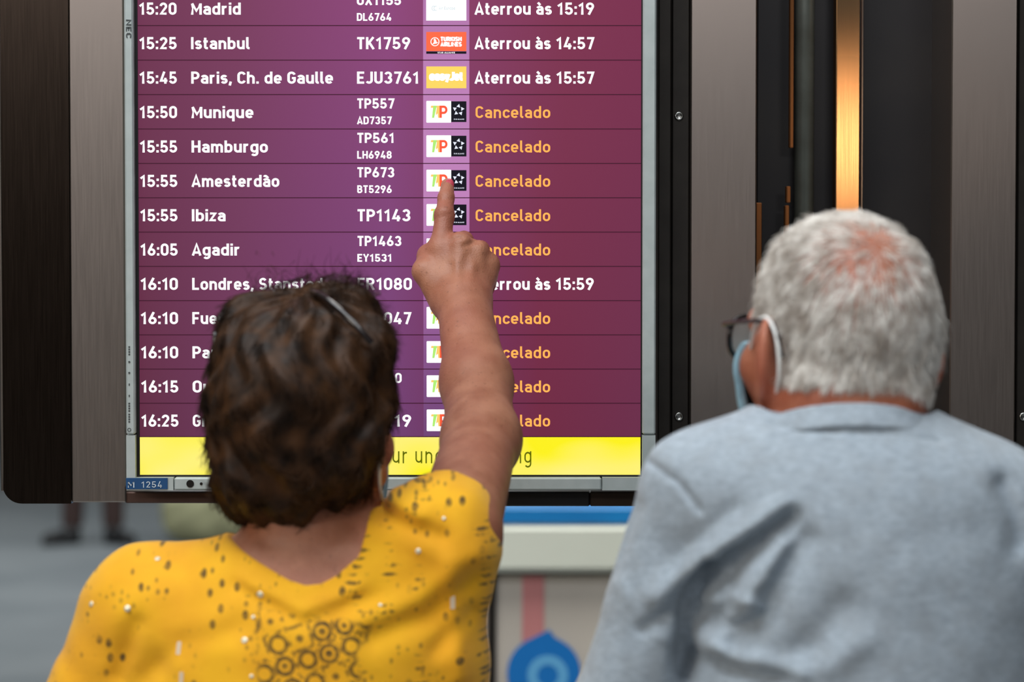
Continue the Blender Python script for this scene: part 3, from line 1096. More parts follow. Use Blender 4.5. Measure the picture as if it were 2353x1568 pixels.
def strands(name, roots, steps, r0, r1, m, parent):
    """steps: (N,K,3) points of each hair; three-sided tapering hairs in one mesh"""
    N, K, _ = steps.shape
    t = np.gradient(steps, axis=1)
    t /= np.linalg.norm(t, axis=2, keepdims=True) + 1e-9
    ref = RNG.normal(size=(N, 1, 3))
    a = np.cross(t, ref)
    a /= np.linalg.norm(a, axis=2, keepdims=True) + 1e-9
    b = np.cross(t, a)
    rad = (r0 + (r1 - r0) * np.linspace(0, 1, K) ** 1.5)[None, :, None]
    ring = [steps + rad * (math.cos(w) * a + math.sin(w) * b) for w in (0, 2 * PI / 3, 4 * PI / 3)]
    pos = np.stack(ring, 2).reshape(-1, 3)
    i = np.arange(N)[:, None, None] * K * 3 + np.arange(K - 1)[None, :, None] * 3
    s = np.arange(3)[None, None, :]
    q = np.stack([i + s, i + (s + 1) % 3, i + 3 + (s + 1) % 3, i + 3 + s], -1).reshape(-1, 4)
    return mesh_np(name, pos, q, m, parent)


def sample_on(obj, n, keep):
    """random points with normals on a mesh object (world metres)"""
    me = obj.data
    nv = len(me.vertices)
    co = np.empty(nv * 3, f32)
    me.vertices.foreach_get('co', co)
    co = co.reshape(-1, 3)
    nf = len(me.polygons)
    vi = np.empty(nf * 4, np.int32)
    me.polygons.foreach_get('vertices', vi)
    vi = vi.reshape(-1, 4)
    cen = co[vi].mean(1)
    kf = np.nonzero(keep(cen))[0]
    vi = vi[kf]
    e1, e2 = co[vi[:, 2]] - co[vi[:, 0]], co[vi[:, 3]] - co[vi[:, 1]]
    nr = np.cross(e1, e2)
    ar = np.linalg.norm(nr, axis=1)
    pk = RNG.choice(len(vi), n, p=ar / ar.sum())
    uv = RNG.random((n, 2))
    q = co[vi[pk]]
    p = (q[:, 0] * (1 - uv[:, :1]) + q[:, 1] * uv[:, :1]) * (1 - uv[:, 1:]) + (q[:, 3] * (1 - uv[:, :1]) + q[:, 2] * uv[:, :1]) * uv[:, 1:]
    nn = nr[pk] / (ar[pk][:, None] + 1e-12)
    return p.astype(float), nn.astype(float)


# ------------------------------------------------------------------ heads
class Head:
    """local axes: x to the person's right, y towards the face, z up; origin between the ears"""

    def __init__(s, o, yaw, pitch=0, roll=0, sc=1.0, ear=(.080, .45)):
        s.ear = ear
        s.mw = .078
        s.o, s.sc = np.array(o, float), sc
        from mathutils import Euler
        s.R = np.array(Euler((math.radians(pitch), math.radians(roll), math.radians(yaw)), 'XYZ').to_matrix())

    def loc(s, p):
        d = [p[i] - f32(s.o[i]) for i in range(3)]
        return tuple((d[0] * f32(s.R[0][i]) + d[1] * f32(s.R[1][i]) + d[2] * f32(s.R[2][i])) / f32(s.sc) for i in range(3))

    def w(s, *q):
        return s.o + s.R @ (np.array(q, float) * s.sc)

    def skull(s, q):
        f = ell(q, (0, -.010, .050), (.074, .098, .084))
        return smin(f, ell(q, (0, -.055, .018), (.060, .045, .055)), .03)

    def field(s, p):
        q = s.loc(p)
        m = (np.abs(q[0]), q[1], q[2])
        f = s.skull(q)
        f = smin(f, ell(q, (0, .038, -.012), (.060, .058, .078)), .03)
        f = smin(f, ell(q, (0, .062, -.078), (.032, .034, .028)), .03)
        f = smin(f, cap(m, (.052, .008, -.042), (.028, .066, -.084), .018, .016), .022)
        f = smin(f, cap(m, (.045, .066, -.012), (.03, .075, -.035), .022, .018), .02)
        f = smin(f, cap(m, (0, .092, .032), (.044, .078, .032), .012, .010), .016)
        f = smax(f, -(ell(m, (.032, .112, .014), (.019, .020, .014))), .010)
        f = smin(f, cap(q, (0, .094, .020), (0, .116, -.022), .007, .0115), .010)
        f = smin(f, cap(m, (.010, .104, -.026), (.013, .102, -.026), .008, .007), .006)
        f = smin(f, ell(m, (.008, .096, -.049), (.016, .010, .0055)), .006)
        f = smin(f, ell(q, (0, .095, -.059), (.019, .010, .006)), .006)
        # ears: flared plate with a hollow and a rim
        ca, sa = math.cos(s.ear[1]), math.sin(s.ear[1])
        ex, ey, ez = m[0] - f32(s.ear[0]), m[1] + f32(.010), m[2] - f32(.000)
        e = (ex * ca + ey * sa, -ex * sa + ey * ca, ez - ey * f32(.2))
        ear = ell(e, (0, 0, .003), (.0088, .0235, .037))
        ear = smin(ear, ell(e, (.001, .006, -.026), (.0075, .011, .012)), .008)
        ear = smax(ear, -ell(e, (.012, .002, .002), (.010, .013, .023)), .004)
        return smin(f, ear, .008) * f32(s.sc)


def skin_mat(name, col, col2, red):
    k = NT(name)
    n1 = k.rng(k.noise(38.0, 4.0), .35, .65)
    n2 = k.rng(k.noise(9.0, 2.0), .4, .65)
    c = k.mix(n1, lin(col), lin(col2))
    c = k.mix(k.math('MULTIPLY', n2, .55), c, lin(red))
    sp = k.rng(k.noise(230.0, 1.0), .68, .74)
    c = k.mix(k.math('MULTIPLY', sp, .35), c, lin((96, 58, 40)))
    k.link(c, k.b.inputs['Base Color'])
    k.b.inputs['Roughness'].default_value = .5
    k.b.inputs['Subsurface Weight'].default_value = .12
    k.b.inputs['Subsurface Radius'].default_value = (.006, .0025, .0012)
    k.b.inputs['Subsurface Scale'].default_value = 1.0
    v = k.n('ShaderNodeTexVoronoi')
    v.inputs['Scale'].default_value = 520.0
    k.link(k.pos()[0], v.inputs['Vector'])
    hgt = k.math('ADD', k.math('MULTIPLY', v.outputs['Distance'], .5), k.noise(110.0, 3.0))
    k.bump(hgt, .35, .0012)
    return k.m


M_eye = mat('eye_white', (226, 222, 214), .25)
M_iris = mat('brown_iris', (62, 42, 28), .2)
M_mask = mat('pale_blue_mask_cloth', (150, 190, 206), .8, var=(90, (138, 178, 196), .3, .7))
M_strap = mat('white_elastic', (232, 232, 230), .7)


def eyes(hd, parent):
    for sx in (-1, 1):
        mb = MB()
        mb.lathe([(.0115 * math.sin(PI * i / 12) + 1e-5, -.0115 * math.cos(PI * i / 12)) for i in range(13)], (0, 0, 0), 18)
        mb.v = [tuple(hd.w(sx * .032 + v[0], .086 + v[2], .014 + v[1])) for v in mb.v]
        for fi, f in enumerate(mb.f):
            mb.m[fi] = 1 if fi // 18 >= 9 and fi < 12 * 18 else 0
        mb.build('eyeball', [M_eye, M_iris], parent, True)


def face_mask(hd, parent, bodyf):
    def f(p):
        q = hd.loc(p)
        base = hd.field(p) - f32(.0045)
        mk = ell(q, (0, .060, -.040), (.062, .070, .060))
        base = smin(base, mk, .02)
        reg = np.maximum(np.maximum(q[2] - f32(.010) - np.abs(q[0]) * f32(-.25) * 0, f32(-.098) - q[2]), f32(.072) - q[1])
        reg = np.maximum(reg, np.abs(q[0]) - f32(hd.mw))
        return np.maximum(np.maximum(base, reg), -(base + f32(.007)))
    lo = hd.o - .15
    hi = hd.o + .15
    k = surface('face_mask', f, lo, hi, .0022, M_mask, parent, 1)
    return k


# ------------------------------------------------------------------ legs, trousers and shoes shared by the people
def lower(p, hipz, cx, cy, hw, foot, grow=0.0):
    f = None
    for sx in (-1, 1):
        hip = (cx + sx * hw * .52, cy, hipz)
        kn = (cx + sx * hw * .55, cy + .02, hipz * .54)
        an = (cx + sx * hw * .58, cy - .02, .09)
        q = chain(p, [hip, kn, an], [.082 + grow, .055 + grow, .040 + grow * 1.6], None, .02)
        if grow == 0:
            q = smin(q, cap(p, (an[0], an[1] - .01, .04), (an[0] + sx * .03, an[1] + foot, .032), .036, .028), .02)
        f = q if f is None else smin(f, q, .02)
    return f


def shoes(parent, cx, cy, hw, m, msole, toe=.15, splay=.03):
    for sx in (-1, 1):
        ax, ay = cx + sx * hw * .58, cy - .02
        c1, c2 = (ax, ay - .02, .045), (ax + sx * splay, ay + toe, .034)

        def f(p, c1=c1, c2=c2):
            q = cap(p, c1, c2, .050, .040)
            q = smin(q, cap(p, (c1[0], c1[1] + .01, .06), (c1[0], c1[1] + .012, .10), .046, .044), .02)
            return np.maximum(q, f32(.012) - p[2])
        s_ = surface('shoe', f, (ax - .26, ay - .24, -.02), (ax + .26, ay + .28, .18), .006, m, parent, 1)
        def g_(p, c1=c1, c2=c2):
            return np.maximum(cap((p[0], p[1], p[2] * 0 + f32(.04)), (c1[0], c1[1], .04), (c2[0], c2[1], .04), .052, .042), np.maximum(p[2] - f32(.014), -p[2]))
        surface('sole', g_, (ax - .26, ay - .24, -.02), (ax + .26, ay + .28, .06), .006, msole, s_, 1).location = (0, 0, 0)


def relaxed_hand(p, f, wr, dn, fw, sx):
    """palm, four fingers and a thumb hanging from the wrist; dn down, fw forward"""
    wr, dn, fw = np.array(wr), np.array(dn, float), np.array(fw, float)
    dn /= np.linalg.norm(dn)
    fw -= dn * np.dot(dn, fw)
    fw /= np.linalg.norm(fw)
    sd = np.cross(dn, fw)
    for i, (off, l) in enumerate(((.030, .070), (.010, .080), (-.010, .074), (-.028, .058))):
        kn = wr + dn * .085 + fw * off
        f = smin(f, cap(p, wr + dn * .01 + fw * off * .5, kn, .016, .011), .012)
        inward = sd * sx
        a = kn + dn * l * .5 + inward * .004
        b = a + dn * l * .35 + inward * .016
        c = b + dn * l * .18 + inward * .016
        f = smin(f, chain(p, [kn, a, b, c], [.0095, .0085, .0078, .007], None, .004), .005)
    t0 = wr + dn * .025 + fw * .02
    t1 = t0 + dn * .035 + fw * .028 + sd * sx * .012
    t2 = t1 + dn * .03 + fw * .006 + sd * sx * .006
    return smin(f, chain(p, [t0, t1, t2], [.016, .012, .009], None, .006), .010)


def near(p, f, c, R, op):
    """apply op(points, field) only inside a ball, to save time"""
    m = (p[0] - f32(c[0])) ** 2 + (p[1] - f32(c[1])) ** 2 + (p[2] - f32(c[2])) ** 2 < f32(R * R)
    if not m.any():
        return f
    f = f.copy()
    f[m] = op(tuple(q[m] for q in p), f[m])
    return f


def ridge(p, pts, d, width, amp, yc):
    """soft fold along a line of photo pixels at depth d, on the side facing the camera"""
    P = [W(a, b, d) for a, b in pts]
    best = None
    for a, b in zip(P[:-1], P[1:]):
        dx, dz = b[0] - a[0], b[2] - a[2]
        x, z = p[0] - f32(a[0]), p[2] - f32(a[2])
        t = np.clip((x * f32(dx) + z * f32(dz)) / f32(dx * dx + dz * dz), 0, 1)
        q = (x - t * f32(dx)) ** 2 + (z - t * f32(dz)) ** 2
        best = q if best is None else np.minimum(best, q)
    return f32(amp) * np.exp(-best / f32(width * width)) * (p[1] < f32(yc))


def wob(p, s, ph=0.0):
    return (np.sin(p[0] * f32(s) + f32(ph) + 1.7 * np.sin(p[2] * f32(s * .7) + f32(ph * 2))) * np.sin(p[2] * f32(s * .9) + 1.3 * np.sin(p[0] * f32(s * .8)) + f32(ph)))


M_skin_w = skin_mat('sun_tanned_skin', (182, 124, 96), (160, 102, 76), (158, 90, 72))
M_skin_m = skin_mat('ruddy_skin', (182, 116, 88), (158, 92, 66), (164, 82, 62))
M_lens = mat('tinted_lens', (40, 34, 32), .05, 0, spec=.8, alpha=.55)
M_clear = mat('clear_lens', (220, 220, 214), .03, 0, spec=.6, alpha=.18)
M_gframe = mat('black_spectacle_frame', (16, 15, 15), .25)
M_sgframe = mat('dark_brown_sunglass_frame', (34, 26, 26), .15, spec=.8)
M_trouser_d = mat('dark_navy_cloth', (34, 38, 52), .85, var=(60, (28, 31, 44), .3, .7))
M_trouser_b = mat('beige_trouser_cloth', (150, 136, 112), .85, var=(60, (136, 122, 100), .3, .7))
M_shoe = mat('black_leather', (20, 19, 20), .4)
M_shoe_w = mat('white_canvas', (210, 208, 200), .7)
M_sole = mat('grey_rubber', (110, 108, 104), .7)
M_nail = mat('pink_red_nail', (204, 74, 92), .25)

# =================================================================== WOMAN
DW = 2.30
wo_o = W(700, 1500, DW)
wom = thing('person', (wo_o[0], wo_o[1], 0), 'person with short dark brown hair in a yellow printed top, pointing at the screen', 'person')
hw_ = Head(W(704, 1024, 2.305), -13, 4, 0, 1.0, (.0735, .32))
tb = [(1215, 712, 70, .045), (1250, 710, 150, .055), (1290, 705, 250, .066), (1330, 695, 305, .078), (1390, 688, 350, .092), (1470, 688, 385, .102), (1568, 690, 402, .108), (1750, 690, 395, .112), (2000, 690, 365, .118), (2300, 690, 420, .128), (2560, 690, 410, .125)][::-1]
wz, wcx, whx, why = gsmooth([W(0, t[0], DW)[2] for t in tb], [W(t[1], 0, DW)[0] for t in tb], [t[2] * DW / FPX for t in tb], [t[3] for t in tb], n=260)
wcy = np.full_like(wz, W(0, 1400, DW)[1])
WYC = float(wcy[0])
LS, LE, LW_ = W(332, 1398, DW), W(160, 1790, DW), W(190, 2290, 2.36)
RS, RE, RM, RWr = W(1048, 1222, 2.29), W(1106, 1010, 2.485), W(1095, 880, 2.575), W(1066, 700, 2.66)
adir = (RE - RS) / np.linalg.norm(RE - RS)


def w_torso(p, g=0.0):
    f = loft(p, wz, wcx, whx + g, wcy, why + g)
    f = smin(f, cap(p, W(610, 1335, DW), W(345, 1392, DW), .042 + g, .047 + g), .045)
    f = smin(f, cap(p, W(800, 1320, DW), W(1002, 1248, DW - .01), .044 + g, .0445 + g), .04)
    f = smin(f, cap(p, W(1022, 1264, 2.285), W(972, 1500, DW), .037 + g, .050 + g), .03)
    return f


K1, K2, K3, K4 = W(1013, 572, 2.692), W(1056, 560, 2.686), W(1096, 577, 2.690), W(1124, 606, 2.697)
TIP = W(1028.5, 425, 2.7375)


def w_hand(p, f):
    h = cap(p, W(1046, 700, 2.665), K1, .018, .0128)
    h = smin(h, cap(p, W(1060, 700, 2.662), K2, .018, .0125), .010)
    h = smin(h, cap(p, W(1076, 700, 2.664), K3, .017, .0115), .010)
    h = smin(h, cap(p, W(1092, 700, 2.668), K4, .016, .0105), .010)
    h = smin(h, ell(p, W(1058, 640, 2.700), (.040, .015, .040)), .012)
    # thumb folded across in front of the palm
    T1 = W(976, 624, 2.684)
    th = chain(p, [W(1022, 690, 2.672), T1, W(985, 588, 2.704), W(1012, 584, 2.722)], [.0185, .0128, .0115, .0095], None, .008)
    h = smin(h, th, .012)
    # index stretched up on to the glass
    ix = chain(p, [K1, W(1021, 495, 2.706), W(1025, 455, 2.722), TIP], [.0122, .0103, .0090, .0074], None, .004)
    ix = smin(ix, ell(p, W(1021, 496, 2.7055), (.0108, .0108, .013)), .004)
    h = smin(h, ix, .008)
    # the other three curl away towards the palm
    h = smin(h, chain(p, [K2, W(1066, 553, 2.722), W(1062, 606, 2.734), W(1058, 634, 2.716)], [.0112, .0102, .0092, .0080], None, .004), .006)
    h = smin(h, chain(p, [K3, W(1104, 574, 2.724), W(1098, 624, 2.733), W(1092, 650, 2.716)], [.0106, .0098, .0088, .0078], None, .004), .006)
    h = smin(h, chain(p, [K4, W(1130, 612, 2.724), W(1122, 654, 2.730), W(1114, 672, 2.716)], [.0098, .0088, .0080, .0070], None, .004), .006)
    # knuckle creases and tendons
    d = ridge(p, [(1040, 552), (1050, 548), (1062, 545)], 2.68, .0022, -.0016, 9)
    d = d + ridge(p, [(1066, 566), (1080, 560), (1096, 556)], 2.68, .0024, -.0016, 9)
    d = d + ridge(p, [(1050, 600), (1056, 680)], 2.68, .004, .0012, 9) + ridge(p, [(1088, 610), (1076, 690)], 2.68, .004, .0012, 9)
    d = d + ridge(p, [(1072, 590), (1066, 650)], 2.68, .005, -.0012, 9) + ridge(p, [(1035, 610), (1040, 660)], 2.68, .005, -.0010, 9)
    d = d + ridge(p, [(1004, 500), (1036, 492)], 2.70, .0018, -.0007, 9) + ridge(p, [(1010, 460), (1040, 456)], 2.70, .0016, -.0006, 9)
    return smin(f, h - d, .014)


def w_body(p):
    f = w_torso(p)
    f = smin(f, chain(p, [hw_.w(0, -.022, -.045), W(716, 1235, 2.30), W(712, 1330, 2.30)], [.046, .050, .058], None, .02), .035)
    f = near(p, f, hw_.o, .26, lambda q, g: smin(g, hw_.field(q), .018))
    f = smin(f, chain(p, [LS, LE, LW_], [.048, .038, .027], None, .02), .03)
    f = near(p, f, LW_ - np.array([0, 0, .1]), .25, lambda q, g: relaxed_hand(q, g, LW_, (0.02, .1, -1), (0, 1, 0), 1))
    f = smin(f, chain(p, [RS, RE, RM, RWr], [.042, .0375, .0350, .0290], None, .022), .028)
    f = near(p, f, W(1056, 590, 2.70), .17, w_hand)
    f = smin(f, lower(p, .80, wo_o[0], WYC, .165, .13), .03)
    return f


surface('body', w_body, (-.62, -.75, -.02), (.12, .02, 1.76), .0026, M_skin_w, wom)
eyes(hw_, wom)
# nail of the pointing finger
mb = MB()
prof = [(.0050 * math.sin(PI * i / 10) + 1e-5, -math.cos(PI * i / 10)) for i in range(11)]
mb.lathe(prof, (0, 0, 0), 16)
nc = W(1033, 424, 2.7305)
mb.v = [(nc[0] + v[0], nc[1] + v[1] * .32, nc[2] + v[2] * .0068) for v in mb.v]
mb.build('fingernail', M_nail, wom, True)

# --- printed yellow top
NECK = [(470, 1150), (486, 1232), (505, 1256), (560, 1286), (610, 1312), (660, 1338), (700, 1350), (735, 1347), (768, 1331), (820, 1288), (833, 1238), (842, 1186), (852, 1172), (880, 1160), (905, 1060)]
nkx = [W(a, b, 2.21)[0] for a, b in NECK]
nkz = [W(a, b, 2.21)[2] for a, b in NECK]


def w_shirt(p):
    f = w_torso(p, .0075)
    le = LS + (LE - LS) * .62
    ld = (LE - LS) / np.linalg.norm(LE - LS)
    tl = (p[0] - f32(le[0])) * f32(ld[0]) + (p[1] - f32(le[1])) * f32(ld[1]) + (p[2] - f32(le[2])) * f32(ld[2])
    f = smin(f, smax(chain(p, [LS, LS + (LE - LS) * .95], [.055, .058]), tl, .004), .03)
    cx = RS + adir * .022
    so0 = RS - np.array([.0115, 0, 0])
    t = (p[0] - f32(cx[0])) * f32(adir[0]) + (p[1] - f32(cx[1])) * f32(adir[1]) + (p[2] - f32(cx[2])) * f32(adir[2])
    f = smin(f, smax(cap(p, so0, so0 + adir * .13, .0480, .0490), t, .004), .028)
    d = f32(.0016) * wob(p, 34, .4) + f32(.0010) * wob(p, 75, 2.0)
    d = d + ridge(p, [(880, 1190), (940, 1215), (1010, 1240)], 2.22, .010, -.007, WYC)
    d = d + ridge(p, [(900, 1160), (960, 1190)], 2.22, .010, .005, WYC)
    d = d + ridge(p, [(1080, 1330), (980, 1420), (860, 1460)], 2.22, .012, -.005, WYC) + ridge(p, [(1090, 1290), (960, 1380), (830, 1420)], 2.22, .013, .005, WYC)
    d = d + ridge(p, [(1080, 1420), (1000, 1500)], 2.22, .010, -.004, WYC) + ridge(p, [(1030, 1300), (1060, 1560)], 2.22, .010, .004, WYC)
    d = d + ridge(p, [(560, 1330), (700, 1395), (820, 1350)], 2.22, .008, .004, WYC) + ridge(p, [(540, 1350), (700, 1425), (860, 1375)], 2.22, .008, -.003, WYC)
    d = d + ridge(p, [(330, 1560), (420, 1480), (560, 1440)], 2.22, .012, -.003, WYC) + ridge(p, [(260, 1560), (310, 1440)], 2.22, .010, -.004, WYC)
    f = f - d
    zc = np.interp(p[0], nkx, nkz, left=9, right=9).astype(f32)
    f = smax(f, np.clip((p[2] - zc) * f32(.6), -.5, .5), .003)
    return np.maximum(f, f32(.90) - p[2])


k = NT('yellow_printed_jersey')
_o, x_, y_, z_ = k.pos()
flat = k.vec(x_, 0.0, z_)


def vor(scale, rnd, v, feat='F1'):
    nd = k.n('ShaderNodeTexVoronoi')
    nd.feature = feat
    nd.inputs['Scale'].default_value = scale
    nd.inputs['Randomness'].default_value = rnd
    k.link(v, nd.inputs['Vector'])
    return nd.outputs['Distance'], (nd.outputs['Color'] if feat == 'F1' else None)


def red(c):
    sp = k.n('ShaderNodeSeparateColor')
    k.link(c, sp.inputs[0])
    return sp.outputs[0], sp.outputs[1]


def inside(v, a, b, s):
    return k.math('MULTIPLY', k.rng(v, a, a + s, 0, 1), k.rng(v, b - s, b, 1, 0))


base = k.mix(k.rng(k.noise(14, 3), .35, .65), lin((252, 186, 4)), lin((240, 168, 2)))
skew = k.vec(k.math('ADD', x_, k.math('MULTIPLY', z_, .34)), 0.0, k.math('SUBTRACT', z_, k.math('MULTIPLY', x_, .28)))
hx = [W(585, 0, 2.2)[0], W(842, 0, 2.2)[0]]
hz = [W(0, 1760, 2.2)[2], W(0, 1438, 2.2)[2]]
hexd, hexc = vor(46, .12, skew)
r1, g1 = red(hexc)
ringm = k.math('MULTIPLY', k.rng(k.math('ABSOLUTE', k.math('SUBTRACT', hexd, .36)), .07, .11, 1, 0), k.math('GREATER_THAN', r1, .38))
dotm = k.math('MULTIPLY', k.rng(hexd, .13, .20, 1, 0), k.math('LESS_THAN', r1, .5))
edge, _c = vor(46, .12, skew, 'DISTANCE_TO_EDGE')
edm = k.math('MULTIPLY', k.rng(edge, .05, .10, 1, 0), .85)
ed2 = k.math('MULTIPLY', edm, k.rng(k.noise(150, 1, flat), .45, .55))
reg = k.math('MULTIPLY', inside(k.math('ADD', x_, k.math('MULTIPLY', k.noise(30, 1), .03)), hx[0] + .015, hx[1] + .015, .006), inside(k.math('ADD', z_, k.math('MULTIPLY', x_, .12)), hz[0], hz[1] - .012, .006))
hexl = k.math('MULTIPLY', k.math('MAXIMUM', k.math('MAXIMUM', ringm, dotm), ed2), reg)
# scattered dots and short marks
sd_, sc_ = vor(27, 1.0, flat)
r2, g2 = red(sc_)
dots = k.math('MULTIPLY', k.rng(k.math('SUBTRACT', sd_, k.math('MULTIPLY', g2, .09)), .025, .05, 1, 0), k.math('GREATER_THAN', r2, .55))
md, mc = vor(1.0, .8, k.vec(k.math('MULTIPLY', x_, 92), 0.0, k.math('MULTIPLY', z_, 62)))
r3, g3 = red(mc)
marks = k.math('MULTIPLY', k.rng(md, .22, .32, 1, 0), k.math('GREATER_THAN', r3, .30))
marks = k.math('MULTIPLY', marks, k.rng(k.noise(13, 2, flat), .47, .54))
m2, c2 = vor(1.0, .9, k.vec(k.math('MULTIPLY', x_, 150), 0.0, k.math('MULTIPLY', z_, 120)))
r4, g4 = red(c2)
fine = k.math('MULTIPLY', k.math('MULTIPLY', k.rng(m2, .25, .38, .7, 0), k.math('GREATER_THAN', r4, .35)), k.rng(k.noise(16, 2, k.vec(x_, 4.0, z_)), .52, .58))
marks = k.math('MAXIMUM', marks, fine)
# hatched bars
hd_, hc_ = vor(1.0, .35, k.vec(k.math('MULTIPLY', x_, 34), 0.0, k.math('MULTIPLY', z_, 150)))
bars = k.math('MULTIPLY', k.rng(hd_, .22, .34, 1, 0), k.rng(k.noise(170, 2, flat), .42, .52))
bregx = W(860, 0, 2.2)[0]
hb = k.math('MULTIPLY', bars, k.math('MULTIPLY', k.rng(k.noise(17, 1, k.vec(k.math('ADD', x_, 3.1), 0.0, z_)), .50, .55), k.rng(x_, W(640, 0, 2.2)[0], W(800, 0, 2.2)[0])))
outside = k.math('SUBTRACT', 1.0, reg)
ptn = k.math('MAXIMUM', hexl, k.math('MULTIPLY', outside, k.math('MAXIMUM', k.math('MAXIMUM', dots, marks), hb)))
ptn = k.math('MULTIPLY', ptn, k.rng(k.noise(320, 2), .25, .6, .45, .92))
k.link(k.mix(ptn, base, lin((58, 44, 14))), k.b.inputs['Base Color'])
k.b.inputs['Roughness'].default_value = .8
k.b.inputs['Sheen Weight'].default_value = .15
k.bump(k.math('ADD', k.noise(900, 1), k.math('MULTIPLY', k.noise(60, 3), 1.4)), .35, .0016)
M_yellow = k.m
shirt_w = surface('printed_top', w_shirt, (-.62, -.75, .78), (.12, -.15, 1.60), .0034, M_yellow, wom)
tag(shirt_w, 'yellow scoop-necked top with dark print')

# sequins sewn on the top
from mathutils.bvhtree import BVHTree

M_seqbar = mat('pale_pink_foil_bar', (226, 204, 176), .6)
M_seq = mat('pearly_sequin', (240, 232, 206), .2, .3)
bv = BVHTree.FromPolygons([v.co[:] for v in shirt_w.data.vertices], [p.vertices[:] for p in shirt_w.data.polygons])
cam_o = Vector((0, CAMY, CAMZ))
for (px, py, r) in ((293, 1399, 8), (598, 1367, 8), (562, 1472, 8), (210, 1389, 7), (362, 1285, 7), (961, 1267, 7), (582, 1419, 5), (874, 1391, 5), (1020, 1192, 5), (578, 1555, 5)):
    dr_ = (Vector(W(px, py, 2)) - cam_o).normalized()
    h_, n_, _, _ = bv.ray_cast(cam_o, dr_)
    if h_ is None:
        continue
    rr = r * 2.2 / FPX
    mb = MB()
    mb.lathe([(rr, 0), (rr, .0006), (rr * .5, .0010)], (0, 0, 0), 14)
    rot = n_.to_track_quat('Z', 'Y')
    mb.v = [tuple(h_ + rot @ Vector(v)) for v in mb.v]
    mb.build('sequin', M_seq, shirt_w, True)
for (px, py) in ((411, 1490), (417, 1560), (1040, 1385)):
    dr_ = (Vector(W(px, py, 2)) - cam_o).normalized()
    h_, n_, _, _ = bv.ray_cast(cam_o, dr_)
    if h_ is None:
        continue
    mb = MB().box(-.0022, .0022, 0, .0006, -.006, .006)
    mb.mi = 0
    rot = n_.to_track_quat('Y', 'Z')
    mb.v = [tuple(h_ + rot @ Vector(v)) for v in mb.v]
    mb.build('sequin', M_seqbar, shirt_w)

# --- hair of the woman
def w_hair(p):
    q = hw_.loc(p)
    h = ell(q, (0, -.014, .048), (.085, .110, .094))
    h = smin(h, ell(q, (-.004, -.050, -.014), (.060, .054, .056)), .035)
    h = smin(h, ell(q, (-.034, -.026, -.008), (.036, .060, .054)), .03)
    h = smin(h, ell(q, (.050, -.040, .012), (.034, .05, .05)), .03)
    h = smin(h, ell(q, (-.066, -.012, .0), (.0165, .038, .044)), .010)
    h = smin(h, ell(q, (.005, .020, .128), (.030, .028, .024)), .02)
    h = smin(h, ell(q, (.045, .005, .126), (.024, .026, .026)), .015)
    h = smin(h, ell(q, (-.045, -.010, .112), (.034, .034, .032)), .02)
    h = smin(h, ell(q, (.068, -.016, .092), (.026, .034, .034)), .015)
    h = smin(h, ell(q, (-.044, -.050, -.052), (.018, .022, .016)), .012)
    h = smax(h, -ell(q, (0, .125, -.015), (.075, .080, .092)), .012)
    h = smax(h, -ell(q, (.088, .006, -.024), (.032, .040, .050)), .008)
    an = np.arctan2(q[0], -q[1])
    wv = np.sin(an * 11 + 1.9 * np.sin(q[2] * 46 + 1.0) + 1.2 * np.sin(q[2] * 93)) * .0026
    wv = wv + np.sin(an * 23 + 2.6 * np.sin(q[2] * 70 + an * 2)) * .0016 + np.sin(q[2] * 85 + 3 * np.sin(an * 3)) * .0022
    return h - wv.astype(f32)


def hair_mat(name, c1, c2, sc, rough=.5, spec=.18):
    k = NT(name)
    p = k.pos()
    k.link(k.mix(k.rng(k.noise(sc, 3.0), .34, .66), lin(c1), lin(c2)), k.b.inputs['Base Color'])
    k.b.inputs['Roughness'].default_value = rough
    k.b.inputs['Specular IOR Level'].default_value = spec
    return k.m


M_hair_w = hair_mat('dark_brown_hair', (30, 18, 10), (70, 44, 24), 45)
hs = surface('hair', w_hair, hw_.o - .2, hw_.o + .2, .0032, M_hair_w, wom)
tag(hs, 'short wavy dark brown hair')
rp, rn = sample_on(hs, 15000, lambda c: np.ones(len(c), bool))
ql = np.stack(hw_.loc(tuple(rp.T)), 1)
N_ = len(rp)
K_ = 7
ln = RNG.uniform(.012, .026, N_) * np.clip(1 + (ql[:, 2] + .03) / .08, .45, 1)
flow = np.stack([np.zeros(N_), np.zeros(N_), -np.ones(N_)], 1) + .9 * (rp - (hw_.o + np.array([0, .0, .14]))) / .1 * np.array([1, 1, .2]) + RNG.normal(size=(N_, 3)) * .35
an = np.arctan2(ql[:, 0], -ql[:, 1])
sw = np.sin(ql[:, 2] * 55 + 4 * np.sin(an * 4))
flow += np.stack([np.cos(an), np.sin(an), np.zeros(N_)], 1) * (sw * .7)[:, None]
flow -= rn * (flow * rn).sum(1, keepdims=True)
flow /= np.linalg.norm(flow, axis=1, keepdims=True) + 1e-9
t_ = np.linspace(0, 1, K_)[None, :, None]
side = np.cross(flow, rn)
ph = RNG.uniform(0, 6.28, N_)[:, None, None]
lift = RNG.uniform(.02, .13, N_)[:, None, None]
st = rp[:, None] - rn[:, None] * .001 + ln[:, None, None] * (t_ * flow[:, None] + lift * (t_ - 1.0 * t_ ** 2.2) * rn[:, None] * 1.6 + .10 * np.sin(t_ * 5 + ph) * side[:, None] * t_ - .10 * t_ ** 2 * rn[:, None])
so_ = strands('hair_strands', rp, st, .00036, .00010, M_hair_w, hs)
so_['kind'] = 'stuff'
